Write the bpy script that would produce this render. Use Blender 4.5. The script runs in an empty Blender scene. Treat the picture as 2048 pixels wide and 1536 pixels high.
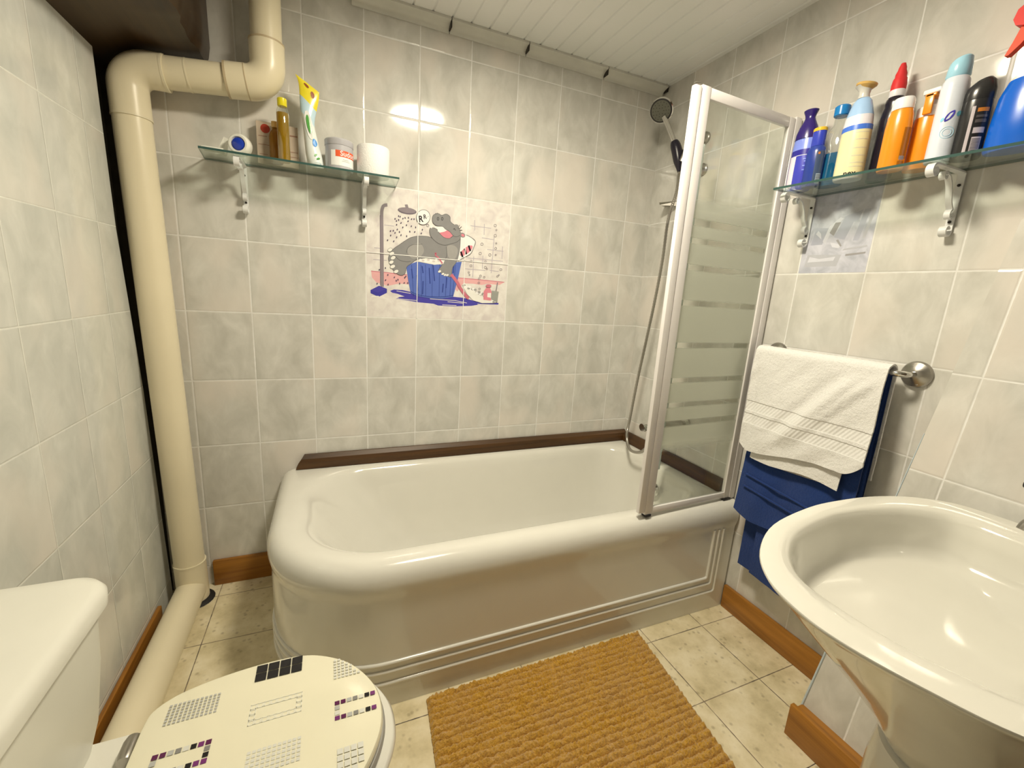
import bpy, bmesh, math, random
from mathutils import Vector, Matrix, noise
random.seed(7)
C = bpy.context.scene.collection
PI = math.pi
XR, XL, ZC = 1.944, -0.12, 2.195          # right wall, left wall face, ceiling
SH = 1.592                                  # top of the left glass shelf

# ------------------------------------------------------------------ colour
def lin(c):
    c /= 255.0
    return c / 12.92 if c <= 0.04045 else ((c + 0.055) / 1.055) ** 2.4
WP = (lin(242), lin(232), lin(205))
def A(r, g, b, s=1.0):                      # photo colour -> surface colour under the warm lamp
    return tuple(min(0.92, max(0.002, lin(v) / w * s)) for v, w in zip((r, g, b), WP))

# ------------------------------------------------------------------ materials
class NT:
    def __init__(s, name):
        s.m = bpy.data.materials.new(name); s.m.use_nodes = True
        s.t = s.m.node_tree; s.t.nodes.clear()
        s.out = s.n('ShaderNodeOutputMaterial')
    def n(s, typ, **kw):
        x = s.t.nodes.new(typ)
        for k, v in kw.items(): setattr(x, k, v)
        return x
    def l(s, a, b): s.t.links.new(a, b)
    def math(s, op, a, b=None, c=None, clamp=False):
        x = s.n('ShaderNodeMath', operation=op); x.use_clamp = clamp
        for i, v in enumerate((a, b, c)):
            if v is None: continue
            if hasattr(v, 'is_linked') or hasattr(v, 'links'): s.l(v, x.inputs[i])
            else: x.inputs[i].default_value = v
        return x.outputs[0]
    def mix(s, f, a, b):
        x = s.n('ShaderNodeMix', data_type='RGBA')
        for sock, v in ((x.inputs[0], f), (x.inputs[6], a), (x.inputs[7], b)):
            if hasattr(v, 'links'): s.l(v, sock)
            elif isinstance(v, (int, float)): sock.default_value = v
            else: sock.default_value = (*v[:3], 1)
        return x.outputs[2]
    def noise(s, vec, scale, detail=3, rough=.5, dist=0.0):
        x = s.n('ShaderNodeTexNoise'); x.inputs['Scale'].default_value = scale
        x.inputs['Detail'].default_value = detail; x.inputs['Roughness'].default_value = rough
        x.inputs['Distortion'].default_value = dist
        if vec is not None: s.l(vec, x.inputs['Vector'])
        return x.outputs['Fac']
    def ramp(s, f, stops):
        x = s.n('ShaderNodeValToRGB'); e = x.color_ramp.elements
        while len(e) < len(stops): e.new(0.5)
        for q, (p, c) in zip(e, stops):
            q.position = p; q.color = (*c, 1)
        s.l(f, x.inputs[0]); return x.outputs[0]
    def maprange(s, v, a, b, c=0.0, d=1.0):
        x = s.n('ShaderNodeMapRange'); s.l(v, x.inputs[0])
        for i, q in enumerate((a, b, c, d)): x.inputs[i + 1].default_value = q
        return x.outputs[0]
    def bsdf(s, col, rough=.4, metal=0.0, spec=.5, coat=0.0, bump=None, bstr=.3, bdist=.01, sheen=0.0, trans=0.0):
        b = s.n('ShaderNodeBsdfPrincipled')
        for k, v in (('Base Color', col), ('Roughness', rough), ('Metallic', metal), ('Specular IOR Level', spec),
                     ('Coat Weight', coat), ('Sheen Weight', sheen), ('Transmission Weight', trans)):
            if hasattr(v, 'links'): s.l(v, b.inputs[k])
            elif isinstance(v, tuple): b.inputs[k].default_value = (*v[:3], 1)
            else: b.inputs[k].default_value = v
        if bump is not None:
            bp = s.n('ShaderNodeBump'); bp.inputs['Strength'].default_value = bstr
            bp.inputs['Distance'].default_value = bdist
            s.l(bump, bp.inputs['Height']); s.l(bp.outputs[0], b.inputs['Normal'])
        return b.outputs[0]
    def done(s, sh): s.l(sh, s.out.inputs[0]); return s.m

def simple(name, col, rough=.4, metal=0.0, spec=.5, coat=0.0, var=0.04, vscale=14.0, bump=0.0, bscale=60.0, sheen=0.0):
    t = NT(name); tc = t.n('ShaderNodeTexCoord').outputs['Object']
    f = t.noise(tc, vscale, 4)
    lo = tuple(c * (1 - var) for c in col); hi = tuple(min(.95, c * (1 + var)) for c in col)
    cc = t.ramp(f, [(.3, lo), (.7, hi)])
    bp = t.noise(tc, bscale, 3) if bump else None
    return t.done(t.bsdf(cc, rough, metal, spec, coat, bp, bump, .004, sheen))

def tile_material(name, axis, uoff, base_lo, base_hi, grout, w=.2, h=.25134, zoff=2.09, gw=.0021, bumps=.25):
    t = NT(name)
    pos = t.n('ShaderNodeNewGeometry').outputs['Position']
    sp = t.n('ShaderNodeSeparateXYZ'); t.l(pos, sp.inputs[0])
    u = t.math('DIVIDE', t.math('SUBTRACT', sp.outputs[axis], uoff), w)
    v = t.math('DIVIDE', t.math('SUBTRACT', sp.outputs[2], zoff), h)
    def edge(q, size):
        fr = t.math('FRACT', q)
        return t.math('MULTIPLY', t.math('MINIMUM', fr, t.math('SUBTRACT', 1.0, fr)), size)
    d = t.math('MINIMUM', edge(u, w), edge(v, h))
    wob = t.math('MULTIPLY', t.math('SUBTRACT', t.noise(pos, 70, 2), .5), .0016)
    d2 = t.math('ADD', d, wob)
    mask = t.maprange(d2, gw * .55, gw * 1.15)                    # 0 grout, 1 tile
    cid = t.n('ShaderNodeCombineXYZ')
    t.l(t.math('FLOOR', u), cid.inputs[0]); t.l(t.math('FLOOR', v), cid.inputs[1])
    wn = t.n('ShaderNodeTexWhiteNoise'); t.l(cid.outputs[0], wn.inputs['Vector'])
    off = t.n('ShaderNodeVectorMath', operation='SCALE'); t.l(wn.outputs['Color'], off.inputs[0]); off.inputs['Scale'].default_value = 37.0
    add = t.n('ShaderNodeVectorMath'); t.l(pos, add.inputs[0]); t.l(off.outputs[0], add.inputs[1])
    mp = t.n('ShaderNodeMapping'); mp.inputs['Scale'].default_value = (1, 1, .62); t.l(add.outputs[0], mp.inputs[0])
    cloud = t.noise(mp.outputs[0], 13, 5, .58, .5)
    warm = t.noise(mp.outputs[0], 5.0, 2)
    c1 = t.ramp(cloud, [(.30, base_lo), (.52, tuple((a + b) / 2 for a, b in zip(base_lo, base_hi))), (.70, base_hi)])
    pink = tuple(min(.9, a * k) for a, k in zip(base_hi, (1.03, .975, .95)))
    c2 = t.mix(t.maprange(warm, .50, .68, 0, .75), c1, pink)
    tint = t.maprange(wn.outputs['Value'], 0, 1, .965, 1.025)
    hv = t.n('ShaderNodeHueSaturation'); t.l(c2, hv.inputs['Color']); t.l(tint, hv.inputs['Value'])
    gv = t.noise(pos, 9, 2)
    gcol = t.mix(t.maprange(gv, .35, .65), hv.outputs[0], grout)
    gcol = t.mix(.55, gcol, grout)
    col = t.mix(mask, gcol, hv.outputs[0])
    rough = t.maprange(mask, 0, 1, .6, .085)
    wave = t.math('MULTIPLY', t.noise(pos, 11, 2), .14)
    tilt = t.math('MULTIPLY', t.noise(pos, 34, 2), .06)
    hgt = t.math('ADD', t.math('ADD', t.maprange(d2, 0, gw * 2.4), wave), tilt)
    return t.done(t.bsdf(col, rough, 0, .5, 0, hgt, bumps, .004))

M = {}
TL, TH = A(190, 181, 155, 1.0), A(212, 202, 175, 1.05)
GR = A(236, 228, 203, 1.0)
M['tile_back'] = tile_material('tile_back', 0, 0.0, TL, TH, GR)
M['tile_right'] = tile_material('tile_right', 1, .015, TL, TH, GR, w=.2065)
M['tile_batter'] = tile_material('tile_batter', 1, -.35, TL, TH, GR)
M['tile_left'] = tile_material('tile_left', 1, -.04, A(193, 187, 161), A(213, 205, 177, 1.02), A(224, 216, 186), gw=.0014)
M['recess_shade'] = simple('dark_recess_shade', A(74, 66, 50, .8), .9, var=.2, bump=.5, bscale=40)  # pipe shadow put into the recess colour
M['low_bounce'] = simple('low_bounce_wall', A(92, 72, 50), .7)  # dark tone chosen to cut bounce from the unseen front wall

def floor_material():
    t = NT('floor_stone_tile'); pos = t.n('ShaderNodeNewGeometry').outputs['Position']
    sp = t.n('ShaderNodeSeparateXYZ'); t.l(pos, sp.inputs[0]); s = .246
    u = t.math('DIVIDE', t.math('SUBTRACT', sp.outputs[0], .039), s); v = t.math('DIVIDE', t.math('SUBTRACT', sp.outputs[1], -.335), s)
    def edge(q):
        fr = t.math('FRACT', q); return t.math('MULTIPLY', t.math('MINIMUM', fr, t.math('SUBTRACT', 1.0, fr)), s)
    eu, ev = edge(u), edge(v)
    wob = t.math('MULTIPLY', t.math('SUBTRACT', t.noise(pos, 40, 3), .5), .0022)
    d = t.math('ADD', t.math('MINIMUM', eu, ev), wob)
    mask = t.maprange(d, .0006, .0020)
    base = t.ramp(t.noise(pos, 9, 6, .62), [(.3, A(186, 166, 116)), (.5, A(212, 192, 142)), (.72, A(230, 212, 166))])
    v1 = t.n('ShaderNodeTexVoronoi'); v1.inputs['Scale'].default_value = 46; t.l(pos, v1.inputs['Vector'])
    spk = t.math('MULTIPLY', t.maprange(v1.outputs['Distance'], .34, .12), t.maprange(t.noise(pos, 17, 2), .46, .56))
    col = t.mix(t.math('MULTIPLY', spk, .5), base, A(140, 120, 80))
    v2 = t.n('ShaderNodeTexVoronoi'); v2.inputs['Scale'].default_value = 15; t.l(pos, v2.inputs['Vector'])
    pit = t.math('MULTIPLY', t.maprange(v2.outputs['Distance'], .085, .05), t.maprange(t.noise(pos, 5, 1), .55, .6))
    col = t.mix(t.math('MULTIPLY', pit, .75), col, A(112, 96, 66))
    gcol = t.mix(t.maprange(t.noise(pos, 7, 3), .4, .62), A(66, 54, 44), A(136, 116, 86))
    col = t.mix(mask, gcol, col)
    hgt = t.math('ADD', t.maprange(d, 0, .004), t.math('MULTIPLY', t.noise(pos, 60, 3), .25))
    return t.done(t.bsdf(col, .42, 0, .4, 0, hgt, .25, .003))
M['floor'] = floor_material()

def plank_material():
    t = NT('ceiling_plank'); pos = t.n('ShaderNodeNewGeometry').outputs['Position']
    c = t.ramp(t.noise(pos, 3, 3), [(.3, A(226, 219, 192)), (.7, A(235, 227, 199))])
    return t.done(t.bsdf(c, .42, 0, .5))
M['plank'] = plank_material()

def wood(name, lo, hi, axis, scale=1.0, rough=.42, knots=True):
    t = NT(name); pos = t.n('ShaderNodeTexCoord').outputs['Object']
    mp = t.n('ShaderNodeMapping'); sc = [26, 26, 26]; sc[axis] = 1.6
    mp.inputs['Scale'].default_value = [q * scale for q in sc]; t.l(pos, mp.inputs[0])
    f = t.noise(mp.outputs[0], 1.0, 5, .6, .8)
    c = t.ramp(f, [(.28, lo), (.5, tuple((a + b) / 2 for a, b in zip(lo, hi))), (.72, hi)])
    if knots:
        mk = t.n('ShaderNodeMapping'); q = [9, 9, 9]; q[axis] = 4.5
        mk.inputs['Scale'].default_value = q; t.l(pos, mk.inputs[0])
        v = t.n('ShaderNodeTexVoronoi'); v.inputs['Scale'].default_value = 1.0; t.l(mk.outputs[0], v.inputs['Vector'])
        k = t.maprange(v.outputs['Distance'], .16, .06)
        c = t.mix(t.math('MULTIPLY', k, .7), c, tuple(a * .35 for a in lo))
    return t.done(t.bsdf(c, rough, 0, .45, .15, f, .12, .003))
M['wood_base_x'] = wood('varnished_pine_x', A(118, 70, 14), A(172, 112, 34), 0)
M['wood_base_y'] = wood('varnished_pine_y', A(118, 70, 14), A(172, 112, 34), 1)
M['wood_trim_x'] = wood('dark_trim_x', A(50, 29, 8), A(92, 58, 20), 0, knots=False)
M['wood_trim_y'] = wood('dark_trim_y', A(50, 29, 8), A(92, 58, 20), 1, knots=False)
M['beam'] = wood('old_dark_beam', A(34, 19, 5, .8), A(70, 46, 18, .8), 1, .8, .42)

M['tub'] = simple('white_enamel_tub', (.775, .765, .715), .12, coat=.4, var=.01)
M['apron'] = M['tub']
M['ceramic'] = simple('white_ceramic', (.775, .765, .705), .1, coat=.5, var=.01)
M['cistern'] = simple('white_cistern_plastic', (.79, .785, .72), .28, var=.01)
M['lid'] = simple('cream_lid_plastic', (.83, .80, .635), .16, coat=.4, var=.01)
M['black_gloss'] = simple('black_tile_print', (.012, .011, .014), .2, var=.1)
M['print_purple'] = simple('print_purple', A(110, 44, 92), .25)
M['print_plum'] = simple('print_plum', A(86, 26, 62), .25)
M['print_grey'] = simple('print_grey', A(172, 166, 146), .25)
M['print_dgrey'] = simple('print_dark_grey', A(128, 122, 106), .25)
M['print_light'] = simple('print_light_grey', A(206, 198, 170), .25)
M['print_faint'] = simple('print_faint', A(222, 214, 184), .25)
M['seat_gap_shade'] = simple('grey_seat_gap_shade', A(150, 142, 122), .35)  # white seat coloured grey to stand for the shadow gap below the lid
M['pipe'] = simple('cream_plastic_pipe', A(224, 205, 158), .3, var=.05, vscale=3.0)
M['pipe_joint'] = simple('pipe_collar', A(222, 204, 158), .35, var=.04)
M['pipe_seal'] = simple('dark_seal', A(188, 164, 118), .5)
M['black_seal'] = simple('black_sealant', (.012, .011, .012), .7)
M['cornice'] = simple('white_cornice_plastic', A(210, 201, 172), .25, var=.05)
M['frame'] = simple('white_painted_aluminium', A(230, 218, 194), .26, coat=.2, var=.02)
M['frame_side'] = simple('pinkish_aluminium_flank', A(196, 178, 156), .3, var=.02)
M['chrome'] = simple('chrome', (.72, .71, .69), .1, metal=1.0, var=.02)
M['satin'] = simple('satin_nickel', (.44, .42, .39), .28, metal=1.0, var=.03)
M['dark_rubber'] = simple('dark_rubber', (.02, .018, .02), .5)
M['grip'] = simple('dark_navy_grip', (.012, .010, .022), .3)
M['spray_face'] = simple('grey_spray_face', A(96, 92, 72), .45)
M['iron'] = simple('cream_painted_iron', A(222, 214, 190), .35, var=.04, bump=.1)
M['screw'] = simple('dark_screw', (.04, .035, .03), .4, metal=.6)

def schlick(t, f0=.04):
    lw = t.n('ShaderNodeLayerWeight'); lw.inputs['Blend'].default_value = .5
    return t.math('ADD', t.math('MULTIPLY', t.math('POWER', lw.outputs['Facing'], 5.0), 1 - f0), f0)
def glass(name, tint, f0=.04):
    t = NT(name)
    tr = t.n('ShaderNodeBsdfTransparent'); tr.inputs[0].default_value = (*tint, 1)
    gl = t.n('ShaderNodeBsdfGlossy'); gl.inputs['Roughness'].default_value = .02; gl.inputs['Color'].default_value = (.95, 1, .97, 1)
    mx = t.n('ShaderNodeMixShader'); t.l(schlick(t, f0), mx.inputs[0])
    t.l(tr.outputs[0], mx.inputs[1]); t.l(gl.outputs[0], mx.inputs[2])
    return t.done(mx.outputs[0])
M['shelf_glass'] = glass('greenish_shelf_glass', (.93, .965, .94))
M['shelf_edge'] = simple('green_glass_edge', A(70, 98, 82, .7), .2, var=.08)
M['clear'] = glass('clear_plastic', (.93, .94, .92), f0=.14)
M['clear_edge'] = simple('clear_strip', A(206, 206, 184), .3)

def screen_glass():
    t = NT('frosted_band_glass'); pos = t.n('ShaderNodeNewGeometry').outputs['Position']
    sp = t.n('ShaderNodeSeparateXYZ'); t.l(pos, sp.inputs[0]); z = sp.outputs[2]
    f = t.math('MULTIPLY', t.maprange(z, 1.545, 1.50), t.maprange(z, .70, .735))
    for zc, hw in ((1.465, .011), (1.41, .009), (1.328, .0095), (1.216, .0095), (1.077, .0095), (.957, .009), (.870, .009), (.803, .0105)):
        d = t.math('ABSOLUTE', t.math('SUBTRACT', z, zc))
        f = t.math('MULTIPLY', f, t.maprange(d, hw - .002, hw + .002))
    tr = t.n('ShaderNodeBsdfTransparent'); tr.inputs[0].default_value = (.965, .98, .96, 1)
    gl = t.n('ShaderNodeBsdfGlossy'); gl.inputs['Roughness'].default_value = .03
    clear = t.n('ShaderNodeMixShader'); t.l(schlick(t, .03), clear.inputs[0]); t.l(tr.outputs[0], clear.inputs[1]); t.l(gl.outputs[0], clear.inputs[2])
    di = t.n('ShaderNodeBsdfDiffuse'); di.inputs[0].default_value = (.86, .89, .84, 1)
    tl = t.n('ShaderNodeBsdfTranslucent'); tl.inputs[0].default_value = (.90, .92, .87, 1)
    fm = t.n('ShaderNodeMixShader'); fm.inputs[0].default_value = .5; t.l(di.outputs[0], fm.inputs[1]); t.l(tl.outputs[0], fm.inputs[2])
    ff = t.n('ShaderNodeMixShader'); ff.inputs[0].default_value = .74; t.l(tr.outputs[0], ff.inputs[1]); t.l(fm.outputs[0], ff.inputs[2])
    mx = t.n('ShaderNodeMixShader'); t.l(f, mx.inputs[0]); t.l(clear.outputs[0], mx.inputs[1])
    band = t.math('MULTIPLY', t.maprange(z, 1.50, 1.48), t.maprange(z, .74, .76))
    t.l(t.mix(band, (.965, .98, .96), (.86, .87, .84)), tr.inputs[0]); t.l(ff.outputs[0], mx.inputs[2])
    return t.done(mx.outputs[0])
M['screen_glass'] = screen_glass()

def terry(name, col, scale=900, strength=.7, band=False):
    t = NT(name); pos = t.n('ShaderNodeNewGeometry').outputs['Position']
    n1 = t.noise(pos, scale * .35, 3, .7); n2 = t.noise(pos, 28, 3)
    h = t.math('ADD', n1, t.math('MULTIPLY', n2, .6))
    lo = tuple(c * .90 for c in col)
    c = t.ramp(n1, [(.3, lo), (.6, col)])
    h = t.math('ADD', h, t.math('MULTIPLY', t.noise(pos, 120, 2), 1.2))
    if band:
        sp = t.n('ShaderNodeSeparateXYZ'); t.l(pos, sp.inputs[0])
        d1 = t.math('ABSOLUTE', t.math('SUBTRACT', sp.outputs[2], .872)); d2 = t.math('ABSOLUTE', t.math('SUBTRACT', sp.outputs[2], .827))
        m = t.maprange(t.math('MINIMUM', d1, d2), .0175, .0155)
        diag = t.math('SINE', t.math('MULTIPLY', t.math('ADD', sp.outputs[1], t.math('MULTIPLY', sp.outputs[2], .7)), 520))
        wv = t.math('ADD', t.math('MULTIPLY', diag, .22), 0.0)
        x = t.n('ShaderNodeMix', data_type='FLOAT'); t.l(m, x.inputs[0]); t.l(h, x.inputs[2]); t.l(wv, x.inputs[3]); h = x.outputs[0]
    return t.done(t.bsdf(c, .95, 0, .1, 0, h, strength, .0025, .3))
M['towel_white'] = terry('white_terry', A(232, 222, 196), band=True)
M['towel_blue'] = terry('blue_terry', A(36, 62, 112, .8), 700, .45)

def mat_rug():
    t = NT('ochre_chenille'); pos = t.n('ShaderNodeNewGeometry').outputs['Position']
    n1 = t.noise(pos, 190, 4, .7); n2 = t.noise(pos, 12, 3)
    c = t.ramp(n1, [(.3, A(168, 116, 18)), (.55, A(210, 154, 44)), (.75, A(226, 176, 76))])
    c = t.mix(t.maprange(n2, .35, .65, 0, .35), c, A(196, 150, 84))
    return t.done(t.bsdf(c, .95, 0, .05, 0, n1, 1.0, .006, .4))
M['rug'] = mat_rug()
M['rug_edge'] = simple('rug_hem', A(190, 140, 52), .9)

def emis(name, col, st):
    t = NT(name); e = t.n('ShaderNodeEmission'); e.inputs[0].default_value = (*col, 1); e.inputs[1].default_value = st
    return t.done(e.outputs[0])
LAMP = (1.0, .905, .70)
M['lamp_glow'] = emis('lamp_glow', LAMP, 112.0)

# ------------------------------------------------------------------ mesh builder (world coordinates)
class MB:
    def __init__(s): s.v = []; s.f = []; s.mi = []; s.mats = []
    def mat(s, m):
        m = M[m] if isinstance(m, str) else m
        if m not in s.mats: s.mats.append(m)
        return s.mats.index(m)
    def add(s, vs, fs, m):
        i = s.mat(m); o = len(s.v); s.v += [Vector(p) for p in vs]
        for f in fs: s.f.append(tuple(q + o for q in f)); s.mi.append(i)
        return s
    def box(s, x0, x1, y0, y1, z0, z1, m, bev=0.0, seg=2, T=None):
        bm = bmesh.new(); bmesh.ops.create_cube(bm, size=1.0)
        for v in bm.verts: v.co = Vector(((x0 + x1) / 2 + v.co.x * (x1 - x0), (y0 + y1) / 2 + v.co.y * (y1 - y0), (z0 + z1) / 2 + v.co.z * (z1 - z0)))
        if bev: bmesh.ops.bevel(bm, geom=bm.edges[:], offset=bev, segments=seg, profile=.5, affect='EDGES')
        if T is not None: bm.transform(T)
        bm.verts.index_update()
        s.add([v.co.copy() for v in bm.verts], [[v.index for v in f.verts] for f in bm.faces], m); bm.free(); return s
    def loft(s, rings, m, closed=True, cap0=True, cap1=True):
        n = len(rings[0]); vs = [p for r in rings for p in r]; fs = []
        for i in range(len(rings) - 1):
            for j in range(n if closed else n - 1):
                k = (j + 1) % n
                fs.append((i * n + j, i * n + k, (i + 1) * n + k, (i + 1) * n + j))
        if cap0: fs.append(tuple(reversed(range(n))))
        if cap1: fs.append(tuple(range((len(rings) - 1) * n, len(rings) * n)))
        return s.add(vs, fs, m)
    def lathe(s, prof, c, m, n=32, sx=1.0, sy=1.0, T=None, cap0=True, cap1=True):
        rings = []
        for r, z in prof:
            rings.append([Vector((r * sx * math.cos(2 * PI * j / n), r * sy * math.sin(2 * PI * j / n), z)) for j in range(n)])
        c = Vector(c)
        rings = [[(T @ p if T is not None else p) + c for p in r] for r in rings]
        return s.loft(rings, m, True, cap0, cap1)
    def tube(s, path, r, m, n=14, cap=True, closed=False):
        path = [Vector(p) for p in path]; N = len(path); rings = []; up = None
        for i, p in enumerate(path):
            a = path[(i - 1) % N] if (closed or i > 0) else p; b = path[(i + 1) % N] if (closed or i < N - 1) else p
            d = (b - a).normalized()
            if up is None: up = d.orthogonal().normalized()
            up = (up - d * up.dot(d)).normalized(); w = d.cross(up)
            rr = r[i] if isinstance(r, (list, tuple)) else r
            rings.append([p + (up * math.cos(2 * PI * j / n) + w * math.sin(2 * PI * j / n)) * rr for j in range(n)])
        if closed: rings.append(rings[0]); return s.loft(rings, m, True, False, False)
        return s.loft(rings, m, True, cap, cap)
    def prism(s, poly, d, m):                                # poly: list of 3D points, d: extrusion vector
        d = Vector(d); a = [Vector(p) for p in poly]
        return s.loft([a, [p + d for p in a]], m)
    def poly(s, pts, m): return s.add(pts, [tuple(range(len(pts)))], m)
    def build(s, name, parent=None, origin=None, smooth=35, **props):
        base = None
        if parent is not None: base = ROOT[parent.name]
        elif origin is not None: base = Vector(origin)
        else:
            lo = Vector((min(v.x for v in s.v), min(v.y for v in s.v), min(v.z for v in s.v)))
            hi = Vector((max(v.x for v in s.v), max(v.y for v in s.v), max(v.z for v in s.v)))
            base = Vector(((lo.x + hi.x) / 2, (lo.y + hi.y) / 2, lo.z))
        me = bpy.data.meshes.new(name)
        me.from_pydata([v - base for v in s.v], [], s.f)
        for m in s.mats: me.materials.append(m)
        me.polygons.foreach_set('material_index', s.mi)
        me.validate(); bm = bmesh.new(); bm.from_mesh(me)
        bmesh.ops.recalc_face_normals(bm, faces=bm.faces[:]) if props.pop('recalc', True) else None
        bm.to_mesh(me); bm.free()
        if smooth:
            me.shade_smooth(); me.set_sharp_from_angle(angle=math.radians(smooth))
        o = bpy.data.objects.new(name, me); C.objects.link(o)
        if parent is not None: o.parent = parent
        else: o.location = base
        ROOT[o.name] = base
        for k, v in props.items(): o[k] = v
        return o
ROOT = {}
def thing(name, label, cat, loc, group=None):
    o = bpy.data.objects.new(name, None); C.objects.link(o); o.location = loc; o.empty_display_size = .05
    ROOT[o.name] = Vector(loc); o['label'] = label; o['category'] = cat
    if group: o['group'] = group
    return o
def tag(o, label, cat, group=None):
    o['label'] = label; o['category'] = cat
    if group: o['group'] = group
    return o
def struct(name, b, smooth=35, recalc=True):
    return b.build(name, origin=(0, 0, 0), smooth=smooth, kind='structure', recalc=recalc)

def rrect(x0, x1, y0, y1, rad, z, n=12, m=8):
    """rounded rectangle ring; rad = (x0y0, x1y0, x1y1, x0y1); constant point count"""
    out = []
    cs = [(x0, y0, 0, PI), (x1, y0, 1, 1.5 * PI), (x1, y1, 2, 0.0), (x0, y1, 3, .5 * PI)]
    arcs = []
    for x, y, k, a0 in cs:
        r = rad[k]; cx = x + r if k in (0, 3) else x - r; cy = y + r if k in (0, 1) else y - r
        arcs.append([(cx + r * math.cos(a0 + .5 * PI * j / n), cy + r * math.sin(a0 + .5 * PI * j / n)) for j in range(n + 1)])
    for k in range(4):
        out += arcs[k]; a = arcs[k][-1]; b = arcs[(k + 1) % 4][0]
        out += [(a[0] + (b[0] - a[0]) * j / m, a[1] + (b[1] - a[1]) * j / m) for j in range(1, m)]
    return [Vector((x, y, z)) for x, y in out]
def spline(pts, n, closed=True):
    pts = [Vector(p) for p in pts]; N = len(pts); out = []
    segs = N if closed else N - 1
    for i in range(segs):
        if closed: p0, p1, p2, p3 = pts[i - 1], pts[i], pts[(i + 1) % N], pts[(i + 2) % N]
        else: p0, p1, p2, p3 = pts[max(0, i - 1)], pts[i], pts[i + 1], pts[min(N - 1, i + 2)]
        for j in range(n):
            t = j / n
            out.append(.5 * ((2 * p1) + (p2 - p0) * t + (2 * p0 - 5 * p1 + 4 * p2 - p3) * t * t + (3 * p1 - p0 - 3 * p2 + p3) * t ** 3))
    if not closed: out.append(pts[-1])
    return out
def text_tris(body, size, bold=0.0):
    cu = bpy.data.curves.new('t', 'FONT'); cu.body = body; cu.size = size; cu.align_x = 'CENTER'; cu.align_y = 'CENTER'; cu.offset = bold
    cu.resolution_u = 3
    ob = bpy.data.objects.new('t', cu); C.objects.link(ob); dg = bpy.context.evaluated_depsgraph_get(); dg.update()
    me = bpy.data.meshes.new_from_object(ob.evaluated_get(dg))
    vs = [v.co.copy() for v in me.vertices]; fs = [tuple(p.vertices) for p in me.polygons]
    bpy.data.objects.remove(ob); bpy.data.curves.remove(cu); bpy.data.meshes.remove(me)
    return vs, fs

# ------------------------------------------------------------------ room
YF = -2.70
b = MB(); b.box(-.30, XR + .08, YF - .06, .06, -.06, 0, 'floor'); struct('floor', b, 0)
b = MB(); b.box(XL - .005, XR + .08, 0, .06, 0, ZC + .05, 'tile_back'); struct('wall_back', b, 0)
b = MB(); b.box(XR, XR + .08, YF, 0, 0, ZC + .05, 'tile_right'); struct('wall_right', b, 0)
b = MB(); b.box(-.30, XR + .08, YF - .06, YF, 0, ZC + .05, 'low_bounce'); struct('wall_front', b, 0)  # unseen wall behind the camera, dark and set back to limit bounce light
# left tiled facing with a ragged slanted end, recess behind the pipe coloured dark like the pipe's shadow
edge = [(-.028, 0.0), (-.045, .31), (-.072, .82), (-.100, 1.08), (-.128, 1.33), (-.134, 1.66), (-.136, 1.86), (-.136, ZC)]
poly = [Vector((XL, YF, 0))] + [Vector((XL, y, z)) for y, z in edge] + [Vector((XL, YF, ZC))]
b = MB(); b.prism(poly, (-.035, 0, 0), 'tile_left')
struct('wall_left', b, 0)
b = MB(); b.box(-.30, -.16, YF, .06, 0, ZC + .05, 'recess_shade'); b.box(-.16, XL - .005, .002, .06, 0, ZC + .05, 'recess_shade'); struct('wall_recess', b, 0)
# battered lower part of the right wall (comes forward towards the floor)
b = MB()
E0, E1 = Vector((XR - .002, -1.315, 1.45)), Vector((1.682, -1.235, 0))
F0, F1 = Vector((XR - .002, YF, 1.45)), Vector((1.682, YF, 0))
b.add([E0, E1, F1, F0, (XR - .002, -1.235, 0), (XR - .002, YF, 0)], [(0, 1, 2, 3), (0, 4, 1), (3, 2, 5), (1, 4, 5, 2)], 'tile_batter')
struct('wall_right_lower', b, 0)
b = MB(); b.tube([E0.lerp(E1, .36) + Vector((0, .001, 0)), E0.lerp(E1, .7) + Vector((-.0005, .001, 0)), E1 + Vector((-.001, .001, 0))], [.001, .0025, .003], simple('pale_blue_edge_strip', A(190, 196, 182), .3)); struct('trim_4', b)
# ceiling of narrow planks running to the back wall
b = MB(); b.box(-.30, XR + .08, YF - .06, .06, ZC + .0045, ZC + .06, 'plank')
pw = .0722; k = 0; x = 1.271 - pw * 22
while x < XR + .02:
    x0, x1 = max(x + .0012, -.29), min(x + pw - .0012, XR + .05)
    if x1 - x0 > .01:
        b.add([(x0, YF, ZC + .0045), (x0 + .003, YF, ZC), (x1 - .003, YF, ZC), (x1, YF, ZC + .0045),
               (x0, .03, ZC + .0045), (x0 + .003, .03, ZC), (x1 - .003, .03, ZC), (x1, .03, ZC + .0045)],
              [(0, 1, 5, 4), (1, 2, 6, 5), (2, 3, 7, 6)], 'plank')
    x += pw
struct('ceiling', b, 0)
# cornice in four lengths with dark joints
b = MB(); seg = [(.56, .905), (.909, 1.222), (1.226, 1.60), (1.604, XR - .012)]
for a, c in seg:
    prof = [(0, .0), (-.040, 0), (-.041, -.008)] + [(-.041 + .036 * math.sin(t * PI / 10), -.010 - .020 * (1 - math.cos(t * PI / 10))) for t in range(1, 6)] + [(-.0045, -.037), (0, -.037)]
    pr = [Vector((a, y - .001, ZC - .0005 + z)) for y, z in prof]
    b.prism(pr, (c - a, 0, 0), 'cornice')
for xx in (.907, 1.224, 1.602): b.box(xx - .0025, xx + .0025, -.036, -.004, ZC - .03, ZC - .002, 'screw')
b.box(XR - .012, XR - .003, -.03, -.004, ZC - .022, ZC - .002, 'screw')
struct('trim_1', b, 30)
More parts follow.
